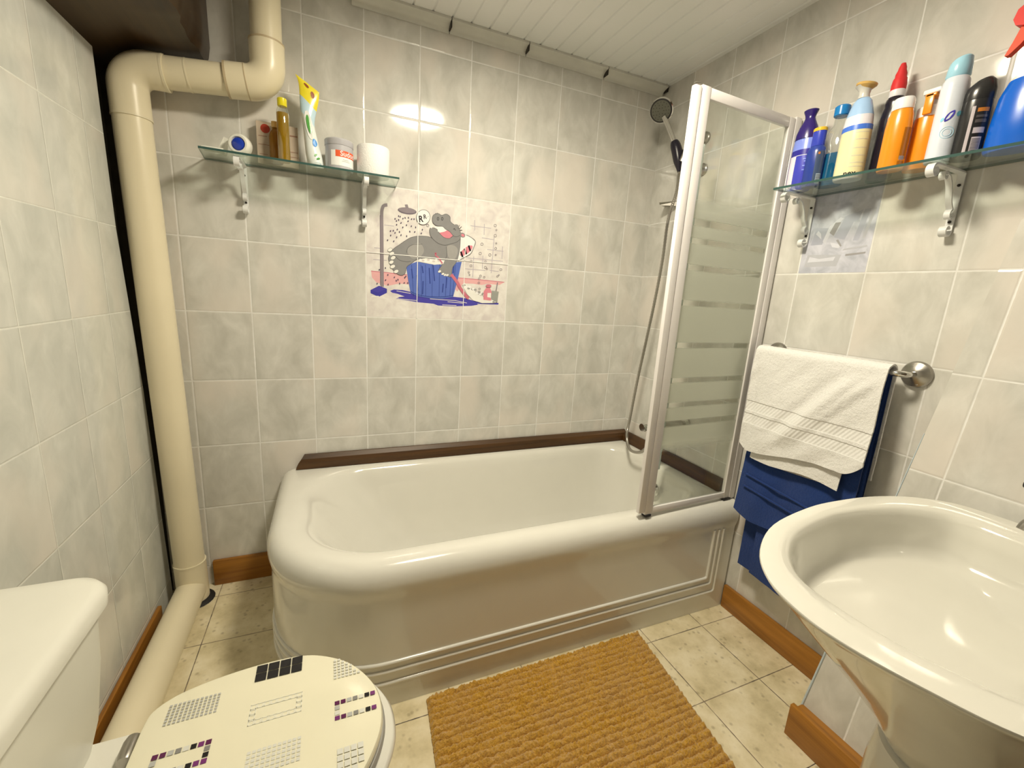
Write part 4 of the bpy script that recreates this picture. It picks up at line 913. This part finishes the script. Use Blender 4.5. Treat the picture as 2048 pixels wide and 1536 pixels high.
for i, (p, q_) in enumerate(zip(L2, R2)):
    f = i / (N_ - 1); th = .0015 + .020 * math.sin(min(1, f * 1.25) * PI / 2) * (1 if f < .93 else .55)
    p = Vector((p.x, p.y, SH + .0006 + (p.z - zmin) * (1.0))); q_ = Vector((q_.x, q_.y, SH + .0006 + (q_.z - zmin)))
    ring = []
    for j in range(20):
        a = 2 * PI * j / 20; cx_ = math.cos(a); m_ = p.lerp(q_, .5 + .5 * cx_)
        ring.append(m_ + Vector((0, -th * math.sin(a) * (abs(math.sin(a)) ** .2), 0)))
    rings.append(ring)
b = MB(); b.loft(rings[:7], 'v_yel', True, True, False); b.loft(rings[6:10], 'v_sky', True, False, False); b.loft(rings[9:], 'v_white', True, False, True)
o = b.build('pouch_body', t, smooth=60)
def pouch_pt(u, v, off=.0012):
    i = v * (N_ - 1); k = min(N_ - 2, int(i)); f = i - k
    a = math.acos(max(-1, min(1, 2 * u - 1))); aj = a / (2 * PI) * 20; j = int(aj); g = aj - j
    r = lambda K: rings[K][j % 20].lerp(rings[K][(j + 1) % 20], g)
    return r(k).lerp(r(k + 1), f) + Vector((0, -off, 0))
b = MB()
def pe(u, v, du, dv, m, n=14, off=.0014): b.poly([pouch_pt(u + du * math.cos(2 * PI * k / n), v + dv * math.sin(2 * PI * k / n), off) for k in range(n)], m)
pe(.55, .44, .34, .13, 'g_white'); pe(.52, .43, .18, .085, 'v_green', off=.0022); pe(.75, .60, .16, .05, 'v_blue', off=.0016); pe(.62, .76, .10, .02, 'v_green', 8); pe(.72, .83, .12, .02, 'v_green', 8); pe(.42, .10, .12, .03, 'v_brown', 8); pe(.70, .16, .10, .035, 'v_brown', 8); pe(.5, .93, .35, .04, 'v_sky')
b.build('print', t, smooth=0)
# grey cream pot
c = (.508, -.088, SH); t = thing('cream_pot', 'grey ointment tub with an orange red label next to the toilet roll', 'pot', c)
pf = [(.0, .0005), (.043, .0005), (.0455, .004), (.0455, .078)]
b = MB(); b.lathe(pf, c, 'g_grey', 44); patch(b, pf, c, -126, 20, .012, .060, 'g_white', na=30); patch(b, pf, c, -106, 50, .040, .060, 'g_label', off=.0009, na=28)
curved_text(b, 'Sudocrem', .0225, pf, c, -30, .0500, 'w_white', off=.0016, bold=.0002)
for z, w in ((.031, 26), (.026, 34)): patch(b, pf, c, -64 - w / 2, -64 + w / 2, z, z + .0015, 'print_grey', off=.001, nz=1)
b.build('body', t); b = MB(); b.lathe([(.0462, .0782), (.047, .080), (.047, .096), (.0445, .099), (.0, .099)], c, 'g_grey', 44); b.build('lid', t)
# toilet roll
c = (.622, -.086, SH); M['paper'] = simple('toilet_paper', A(236, 228, 208), .95, var=.02, bump=.4, bscale=220)
b = MB(); b.lathe([(.021, .0008), (.054, .0008), (.0555, .004), (.0555, .094), (.0535, .098), (.021, .098), (.020, .095), (.020, .004), (.021, .0008)], c, 'paper', 48, cap0=False, cap1=False); o = b.build('toilet_roll'); tag(o, 'white toilet roll standing at the right end of the left shelf', 'toilet roll')

# ------------------------------------------------------------------ towel rail and towels
t = thing('towel_rail', 'chrome towel rail with two round wall plates beside the shower screen', 'towel rail', (XR, -1.0, 1.062))
RZ, RX = 1.062, 1.884
for y in (-.795, -1.200):
    b = MB(); b.lathe([(.0, 0), (.036, 0), (.0365, .004), (.033, .010), (.020, .015), (.012, .020), (.0, .021)], (XR - .0005, y, RZ), 'satin', 36, T=TY)
    for s in (-.024, .024): b.lathe([(.0, 0), (.005, 0), (.004, .002), (.0, .0024)], (XR - .0105, y + s * .35, RZ + s), 'chrome', 12, T=TY)
    b.build('wall_plate', t)
b = MB(); y0, y1 = -.795, -1.200
pa = [(XR - .018, y0, RZ), (RX + .022, y0, RZ)] + [(RX + .022 - .022 * math.sin(a * PI / 12), y0 - .022 + .022 * math.cos(a * PI / 12), RZ) for a in range(1, 7)] + [(RX, -1.0, RZ)] + [(RX + .022 - .022 * math.cos(a * PI / 12), y1 + .022 - .022 * math.sin(a * PI / 12), RZ) for a in range(0, 7)] + [(XR - .018, y1, RZ)]
b.tube(pa, .0085, 'chrome', 18); b.build('bar', t)
def drape(y0, y1, zf, zbk, r, th, lean_f, nz=70, ny=70, wr=.006, seed=0.0, edge=None, hem=0.0, top_sag=0.0):
    """cloth over the bar: front bottom -> over bar -> back bottom; returns solid shell rings"""
    lf, lb = RZ - zf, RZ - zbk; ar = PI * r; tot = lf + ar + lb
    grid = []
    for i in range(nz + 1):
        s = tot * i / nz; row = []
        for j in range(ny + 1):
            f = j / ny; y = y0 + (y1 - y0) * f
            if s < lf:
                d = lf - s; e = (edge(f, d / lf) if edge else (0, 0)); z = RZ - d - e[0] * (d / lf); x = RX - r - lean_f * (d / lf); nx, nz_ = -1, 0; k = min(1, d / .05)
                y += e[1] * (d / lf)
            elif s < lf + ar:
                a = (s - lf) / r; x = RX - r * math.cos(a); z = RZ + r * math.sin(a); nx, nz_ = -math.cos(a), math.sin(a); k = 0.15; d = 0
            else:
                d = s - lf - ar; x = RX + r + .004 * min(1, d / .2); z = RZ - d; nx, nz_ = 1, 0; k = .25
            p = Vector((x, y, z)); w = wr * k * (noise.noise(Vector((y * 9 + seed, z * 5, seed))) + .6 * noise.noise(Vector((y * 22 + z * 16, z * 9, seed + 4))))
            p += Vector((nx, 0, nz_)) * w; row.append((p, Vector((nx, 0, nz_))))
        grid.append(row)
    return grid
def shell(bb, grid, th, m):
    n = len(grid[0]); outer = [[p for p, _ in r] for r in grid]; inner = [[p - nn * th for p, nn in r] for r in grid]
    rings = [o_ + list(reversed(i_)) for o_, i_ in zip(outer, inner)]
    bb.loft(rings, m)
def rough(grid, amp, sc):
    for r in grid:
        for k in range(len(r)):
            p, nn = r[k]; r[k] = (p + nn * amp * (noise.noise(p * sc) + .5 * noise.noise(p * sc * 2.3)), nn)
# blue towel under the white one
t = thing('bath_towel', 'royal blue bath towel hanging on the rail beneath the white towel', 'towel', (RX, -1.0, .25))
b = MB(); g = drape(-.826, -1.166, .470, .246, .013, .004, .016, 60, 50, .006, 3.0, edge=lambda f, d: (.035 * f + .012 * math.sin(f * 9), .030 * (1 - f))); shell(b, g, .004, 'towel_blue'); b.build('outer_fold', t, smooth=60)
b = MB(); g = drape(-.880, -1.170, .252, .60, .0088 + .0001, .003, -.002, 50, 40, .006, 8.0, edge=lambda f, d: (.02 * f, -.01)); 
for r in g:
    for k in range(len(r)):
        p, nn = r[k]
        if p.z > RZ - .03: p = Vector((p.x, p.y, min(p.z, RZ + .0095)))
        r[k] = (p, nn)
shell(b, g, .0003, 'towel_blue'); b.build('inner_fold', t, smooth=60)
b = MB()
for z, e_ in ((.575, .0), (.62, .0)): 
    b.tube([(RX - .0185 - .016 * (RZ - z) / (RZ - .47), -.835 + .01, z), (RX - .018 - .016 * (RZ - z) / (RZ - .47), -1.0, z - .016), (RX - .0165 - .016 * (RZ - z) / (RZ - .47), -1.165, z - .035)], .0035, 'towel_blue', 8)
b.build('hem_band', t)
t = thing('hand_towel', 'white terry towel folded over the chrome rail', 'towel', (RX, -.98, .70))
def e_white(f, d): return (-.055 * f + .006 * math.sin(f * 8) + (.035 * max(0, (f - .86) / .14) ** 2 * -1) + (-.02 * max(0, (.08 - f) / .08)), .0 - .012 * f - .018 * (1 - f))
b = MB(); g = drape(-.772, -1.172, .712, .74, .0245, .006, .030, 90, 90, .008, 1.3, edge=e_white)
for r in g:                                     # soft diagonal folds and woven border ribs
    for k in range(len(r)):
        p, nn = r[k]
        if nn.x < -.9:
            w = 0.0
            for yc, zc, sl, amp, wd in ((-1.03, .93, .9, .010, .022), (-.93, .86, .95, -.005, .02), (-1.09, .96, 1.0, .006, .018), (-.80, .95, -.15, -.004, .008)):
                u = ((p.y - yc) + (-(p.z - zc)) * sl * -.75); w += amp * math.exp(-(u / wd) ** 2) * max(0, min(1, (1.05 - p.z) / .05)) * max(0, min(1, (p.z - .78) / .06 + .3))
            for zc in (.892, .8495, .807): w += .0014 * math.exp(-((p.z - zc) / .0035) ** 2)
            r[k] = (p + nn * w, nn)
rough(g, .0010, 150); shell(b, g, .005, 'towel_white'); b.build('outer_fold', t, smooth=70)
b = MB(); g = drape(-.835, -1.128, .690, .80, .0188, .003, .024, 40, 60, .004, 6.0, edge=lambda f, d: (-.01 * f + .006 * math.sin(f * 7), 0)); rough(g, .0006, 150); shell(b, g, .0028, 'towel_white'); b.build('inner_fold', t, smooth=70)

# ------------------------------------------------------------------ washbasin
t = thing('washbasin', 'large white washbasin on a pedestal at the right edge of the picture', 'washbasin', (1.55, -1.57, 0))
half = [(1.800, -1.50), (1.795, -1.44), (1.778, -1.392), (1.715, -1.345), (1.625, -1.316), (1.515, -1.305), (1.405, -1.307), (1.255, -1.335), (1.147, -1.389), (1.085, -1.452), (1.060, -1.520)]
near = [(1.060, -1.580), (1.078, -1.648), (1.108, -1.718), (1.165, -1.775), (1.27, -1.825), (1.41, -1.850), (1.53, -1.850), (1.64, -1.836), (1.73, -1.800), (1.785, -1.745), (1.800, -1.66), (1.800, -1.58)]
out2 = [Vector((p.x, p.y, 0)) for p in spline([(x, y, 0) for x, y in half + near], 5)]
ihalf = [(1.716, -1.50), (1.716, -1.455), (1.700, -1.412), (1.640, -1.372), (1.555, -1.349), (1.49, -1.342), (1.418, -1.342), (1.291, -1.364), (1.203, -1.406), (1.150, -1.462), (1.138, -1.530)]
inear = [(1.140, -1.580), (1.150, -1.630), (1.183, -1.696), (1.235, -1.745), (1.31, -1.785), (1.42, -1.808), (1.52, -1.810), (1.60, -1.798), (1.665, -1.770), (1.705, -1.725), (1.716, -1.66), (1.716, -1.58)]
in2 = [Vector((p.x, p.y, 0)) for p in spline([(x, y, 0) for x, y in ihalf + inear], 5)]
BC = Vector((1.60, -1.575, 0))
def sc(ring, s, z, c=BC, dx=0.0): return [Vector((c.x + (p.x - c.x) * s + dx, c.y + (p.y - c.y) * s, z)) for p in ring]
def mixr(a, b_, f, z): return [Vector((p.x + (q_.x - p.x) * f, p.y + (q_.y - p.y) * f, z)) for p, q_ in zip(a, b_)]
b = MB()
under = [(.36, .34), (.39, .375), (.46, .435), (.55, .505), (.665, .585), (.775, .655), (.865, .713), (.925, .752), (.962, .776), (.983, .7885), (.994, .7945), (.9985, .7985)]
BU = Vector((1.70, -1.575, 0))
rings = [sc(out2, s, z, BU) for s, z in under]
rings += [sc(out2, .996, .8012), mixr(out2, in2, .18, .8015), mixr(out2, in2, .55, .8005), mixr(out2, in2, .88, .7985), in2 and [Vector((p.x, p.y, .794)) for p in in2]]
BI = Vector((1.44, -1.575, 0))
rings += [sc(in2, .975, .782, BI), sc(in2, .955, .755, BI), sc(in2, .925, .722, BI), sc(in2, .885, .703, BI), sc(in2, .82, .695, BI), sc(in2, .6, .684, BI, .05), sc(in2, .3, .674, BI, .12), sc(in2, .08, .668, BI, .165)]
b.loft(rings, 'ceramic', True, True, True); b.build('basin', t, smooth=60, recalc=False)
b = MB()
prs = []
for z, rx, ry, cx_ in ((.0, .150, .125, 1.515), (.02, .150, .125, 1.515), (.04, .142, .116, 1.52), (.20, .135, .106, 1.525), (.30, .140, .106, 1.53), (.35, .150, .108, 1.54), (.40, .150, .108, 1.56)):
    prs.append([Vector((cx_ + rx * math.cos(a) * (abs(math.cos(a)) ** -.12 if abs(math.cos(a)) > .05 else 1), -1.575 + ry * math.sin(a), z)) for a in (2 * PI * k / 48 for k in range(48))])
b.loft(prs, 'ceramic'); b.build('pedestal', t, smooth=50)
t = thing('basin_tap', 'chrome mixer tap on the washbasin deck cut by the right frame edge', 'tap', (1.752, -1.585, .80))
b = MB(); b.lathe([(.0, .001), (.030, .001), (.030, .008), (.024, .012), (.022, .07), (.018, .085), (.0, .088)], (1.752, -1.585, .7995), 'chrome', 28); b.build('tap_body', t)
b = MB(); b.tube(spline([(1.745, -1.582, .850), (1.70, -1.570, .864), (1.668, -1.558, .862), (1.640, -1.549, .856), (1.632, -1.546, .842)], 6, False), .0125, 'satin', 16); b.build('spout', t)
b = MB(); b.tube([(1.757, -1.575, .888), (1.768, -1.530, .894), (1.772, -1.492, .896)], [.009, .009, .010], 'dark_rubber', 14); b.build('lever', t, label='black lever tip')

# ------------------------------------------------------------------ toilet
TYC = -1.142
t = thing('toilet', 'white toilet with a closed cream lid printed with small squares', 'toilet', (.20, TYC, 0))
lid_half = [(.145, .060), (.146, .096), (.151, .124), (.174, .145), (.205, .158), (.254, .169), (.305, .175), (.354, .176), (.396, .172), (.433, .159), (.476, .131), (.506, .097), (.528, .058), (.538, .022)]
lo = [(x, TYC + h) for x, h in lid_half] + [(x, TYC - h) for x, h in reversed(lid_half)]
lo = [Vector((p.x, p.y, 0)) for p in spline([(x, y, 0) for x, y in lo], 4)]
LC = Vector((.335, TYC, 0))
b = MB(); b.loft([sc(lo, .965, .418, LC), sc(lo, .995, .420, LC), sc(lo, 1.0, .425, LC), sc(lo, .997, .431, LC), sc(lo, .985, .4352, LC), sc(lo, .96, .4368, LC), sc(lo, .6, .4380, LC), sc(lo, .1, .4384, LC)], 'lid')
def inside(x, y):
    """inside the printed area of the lid"""
    h = abs(y - TYC); pts = lid_half
    if x < .148 or x > .532: return False
    for (x0, h0), (x1, h1) in zip(pts, pts[1:]):
        if x0 <= x <= x1 and x1 > x0: return h < (h0 + (h1 - h0) * (x - x0) / (x1 - x0)) - .0035
    return False
def sq(x0, x1, y0, y1, m):
    if all(inside(x, y) for x in (x0, x1) for y in (y0, y1)):
        z = .4386 + .0004; b.poly([(x0, y0, z), (x1, y0, z), (x1, y1, z), (x0, y1, z)], m)
def grid(x0, x1, y0, y1, nx, ny, gap, m):
    for i in range(nx):
        for j in range(ny):
            dx, dy = (x1 - x0) / nx, (y1 - y0) / ny; sq(x0 + i * dx + gap / 2, x0 + (i + 1) * dx - gap / 2, y0 + j * dy + gap / 2, y0 + (j + 1) * dy - gap / 2, m)
def frame_sq(x0, x1, y0, y1, nx, ny, mats, gap=.0022, hollow=False, sides='tblr'):
    dx, dy = (x1 - x0) / nx, (y1 - y0) / ny; k = 0
    for i in range(nx):
        for j in range(ny):
            on = (i == 0 and 'l' in sides) or (i == nx - 1 and 'r' in sides) or j in (0, ny - 1)
            if not on: continue
            a0, a1, c0, c1 = x0 + i * dx + gap / 2, x0 + (i + 1) * dx - gap / 2, y0 + j * dy + gap / 2, y0 + (j + 1) * dy - gap / 2
            m = mats[(k * 5 + i * 3 + j) % len(mats)]; k += 1
            if hollow:
                w = .0011
                for q_ in ((a0, a1, c0, c0 + w), (a0, a1, c1 - w, c1), (a0, a0 + w, c0, c1), (a1 - w, a1, c0, c1)): sq(*q_, m)
            else: sq(a0, a1, c0, c1, m)
cm = ['print_purple', 'print_dgrey', 'print_plum', 'black_gloss', 'print_grey', 'print_purple', 'print_light', 'print_plum']
grid(.311, .396, -1.015, -.9745, 4, 2, .002, 'black_gloss'); grid(.178, .259, -1.060, -1.017, 12, 7, .0024, 'print_grey'); frame_sq(.313, .400, -1.108, -1.065, 8, 4, ['print_faint'], .0014, True)
grid(.454, .520, -1.058, -1.008, 9, 7, .0022, 'print_light'); frame_sq(.455, .540, -1.148, -1.107, 8, 4, cm, .0022, False, 'l'); frame_sq(.180, .264, -1.153, -1.110, 8, 4, cm)
grid(.320, .403, -1.199, -1.155, 11, 6, .0022, 'print_light'); grid(.458, .502, -1.246, -1.200, 4, 4, .002, 'print_light'); grid(.180, .262, -1.246, -1.204, 4, 2, .002, 'black_gloss'); grid(.320, .403, -1.296, -1.250, 11, 6, .0022, 'print_grey')
b.build('lid', t, smooth=40)
b = MB(); b.loft([sc(lo, .985, .4015, LC), sc(lo, 1.015, .404, LC), sc(lo, 1.02, .410, LC), sc(lo, 1.005, .416, LC), sc(lo, .93, .4175, LC)], 'seat_gap_shade'); b.build('seat', t, smooth=40, label='seat under the lid, coloured grey for the shadow gap')
pan = [Vector((max(p.x, .09), p.y, 0)) for p in lo]
b = MB(); b.loft([sc(lo, .62, .0, Vector((.25, TYC, 0))), sc(lo, .62, .03, Vector((.25, TYC, 0))), sc(lo, .58, .12, Vector((.25, TYC, 0))), sc(lo, .68, .22, Vector((.26, TYC, 0))), sc(lo, .92, .32, Vector((.31, TYC, 0))), sc(lo, 1.025, .365, LC, .010), sc(lo, 1.045, .39, LC, .014), sc(lo, 1.02, .4005, LC, .012)], 'ceramic'); b.build('bowl', t, smooth=60)
b = MB(); b.loft([rrect(.02, .20, TYC - .09, TYC + .09, (.03,) * 4, .02), rrect(.02, .20, TYC - .10, TYC + .10, (.03,) * 4, .25), rrect(-.105, .16, TYC - .125, TYC + .125, (.03,) * 4, .37), rrect(-.105, .15, TYC - .125, TYC + .125, (.03,) * 4, .398)], 'ceramic'); b.build('ledge', t)
b = MB()
for s in (-1, 1):
    b = MB(); b.tube([(.134, TYC + s * .098, .415), (.134, TYC + s * .088, .415), (.134, TYC + s * .065, .415), (.134, TYC + s * .055, .415)], [.011, .0135, .0135, .011], 'satin', 18); b.build('hinge', t, label='grey metal hinge')
b = MB(); b.loft([rrect(-.105, .070, TYC - .150, TYC + .150, (.03, .05, .05, .03), .3985), rrect(-.105, .082, TYC - .158, TYC + .158, (.03, .05, .05, .03), .45), rrect(-.105, .094, TYC - .166, TYC + .166, (.03, .05, .05, .03), .56), rrect(-.105, .099, TYC - .169, TYC + .169, (.03, .05, .05, .03), .658)], 'cistern'); b.build('cistern', t, smooth=50)
b = MB(); R_l = (.03, .055, .055, .03)
b.loft([rrect(-.108, .103, TYC - .172, TYC + .172, R_l, .6585), rrect(-.110, .112, TYC - .177, TYC + .177, R_l, .664), rrect(-.110, .113, TYC - .178, TYC + .178, R_l, .685), rrect(-.109, .108, TYC - .174, TYC + .174, R_l, .695), rrect(-.106, .098, TYC - .165, TYC + .165, R_l, .700), rrect(-.09, .07, TYC - .14, TYC + .14, (.03,) * 4, .702)], 'cistern'); b.build('cistern_lid', t, smooth=50)
b = MB(); b.lathe([(.024, .0), (.024, .006), (.02, .008), (0, .008)], (0, TYC, .702), 'chrome', 24); b.build('flush_button', t)

# ------------------------------------------------------------------ bath mat
b = MB(); q4 = [Vector((.704, -.778, 0)), Vector((1.493, -.778, 0)), Vector((1.432, -1.315, 0)), Vector((.662, -1.315, 0))]
nx, ny = 330, 230; top = []
for j in range(ny + 1):
    for i in range(nx + 1):
        u, v = i / nx, j / ny; p = q4[0].lerp(q4[1], u).lerp(q4[3].lerp(q4[2], u), v)
        wob = .25 * noise.noise(Vector((u * 6, v * 5, 1.0))) + .10 * noise.noise(Vector((u * 22, v * 8, 5.0)))
        ph = v * 26 + wob; rg = abs(math.sin(ph * PI)) ** .42
        tuft = noise.noise(Vector((u * 120, v * 80, 2.0))) + .8 * noise.noise(Vector((u * 40, v * 60, 9.0)))
        z = .002 + .0165 * rg + .0048 * tuft * (.3 + rg)
        e = min(u, 1 - u) * .8; ev = min(v, 1 - v) * .54; edge_f = min(1, e / .008) * min(1, ev / .008)
        z = .002 + max(.001, z) * (.25 + .75 * edge_f)
        if v < .012: p += Vector((0, .006 * noise.noise(Vector((u * 14, 0, 3.0))) - .003, 0))
        if j == 0: p += Vector((0, .003 * noise.noise(Vector((u * 90, 0, 0))), 0))
        if i in (0, nx): p += Vector((.002 * noise.noise(Vector((v * 80, i, 0))), 0, 0))
        p += Vector((0, .0016 * tuft, 0)) if 2 < j < ny - 2 else Vector()
        top.append(Vector((p.x, p.y, z)))
w_ = nx + 1; b.add(top, [(j * w_ + i, (j + 1) * w_ + i, (j + 1) * w_ + i + 1, j * w_ + i + 1) for j in range(ny) for i in range(nx)], 'rug')
rim = [i for i in range(w_)] + [j * w_ + nx for j in range(1, ny + 1)] + [ny * w_ + i for i in range(nx - 1, -1, -1)] + [j * w_ for j in range(ny - 1, 0, -1)]
rr_ = [top[k] for k in rim]; b.loft([rr_, [Vector((p.x, p.y, .0008)) for p in rr_]], 'rug', True, False, True)
o = b.build('bath_mat', smooth=60, recalc=False); tag(o, 'ochre yellow ribbed bath mat on the floor in front of the bathtub', 'bath mat')

for o in list(C.objects):
    if o.parent or 'label' not in o: continue
    p = o.location
    if o.name.startswith('glass_shelf'): o['group'] = 'glass shelves on scroll brackets'
    elif p.z > 1.58 and p.x > 1.7 and p.z < 1.7: o['group'] = 'bottles on the right glass shelf'
    elif p.z > 1.58 and p.x < .75 and p.y > -.2 and p.z < 1.7: o['group'] = 'toiletries on the left glass shelf'
    elif o.name.startswith('tile_picture'): o['group'] = 'picture tiles'
    elif o['category'] == 'towel': o['group'] = 'towels on the chrome rail'
# ------------------------------------------------------------------ light, world, camera
w = bpy.data.worlds.new('World'); bpy.context.scene.world = w; w.use_nodes = True
w.node_tree.nodes['Background'].inputs[0].default_value = (1, .9, .7, 1); w.node_tree.nodes['Background'].inputs[1].default_value = .05
cam = bpy.data.cameras.new('Camera'); co = bpy.data.objects.new('Camera', cam); C.objects.link(co)
cam.sensor_fit = 'HORIZONTAL'; cam.sensor_width = 36.0; cam.lens = FPX / 2048 * 36.0; cam.clip_start = .02; cam.clip_end = 50
r0, r1, r2 = Rm[0], -Rm[1], -Rm[2]
co.matrix_world = Matrix(((r0[0], r1[0], r2[0], CAM.x), (r0[1], r1[1], r2[1], CAM.y), (r0[2], r1[2], r2[2], CAM.z), (0, 0, 0, 1)))
S = bpy.context.scene; S.camera = co
S.view_settings.view_transform = 'Standard'; S.view_settings.look = 'None'; S.view_settings.gamma = 1.0; S.view_settings.exposure = 0.36
S.view_settings.use_curve_mapping = False
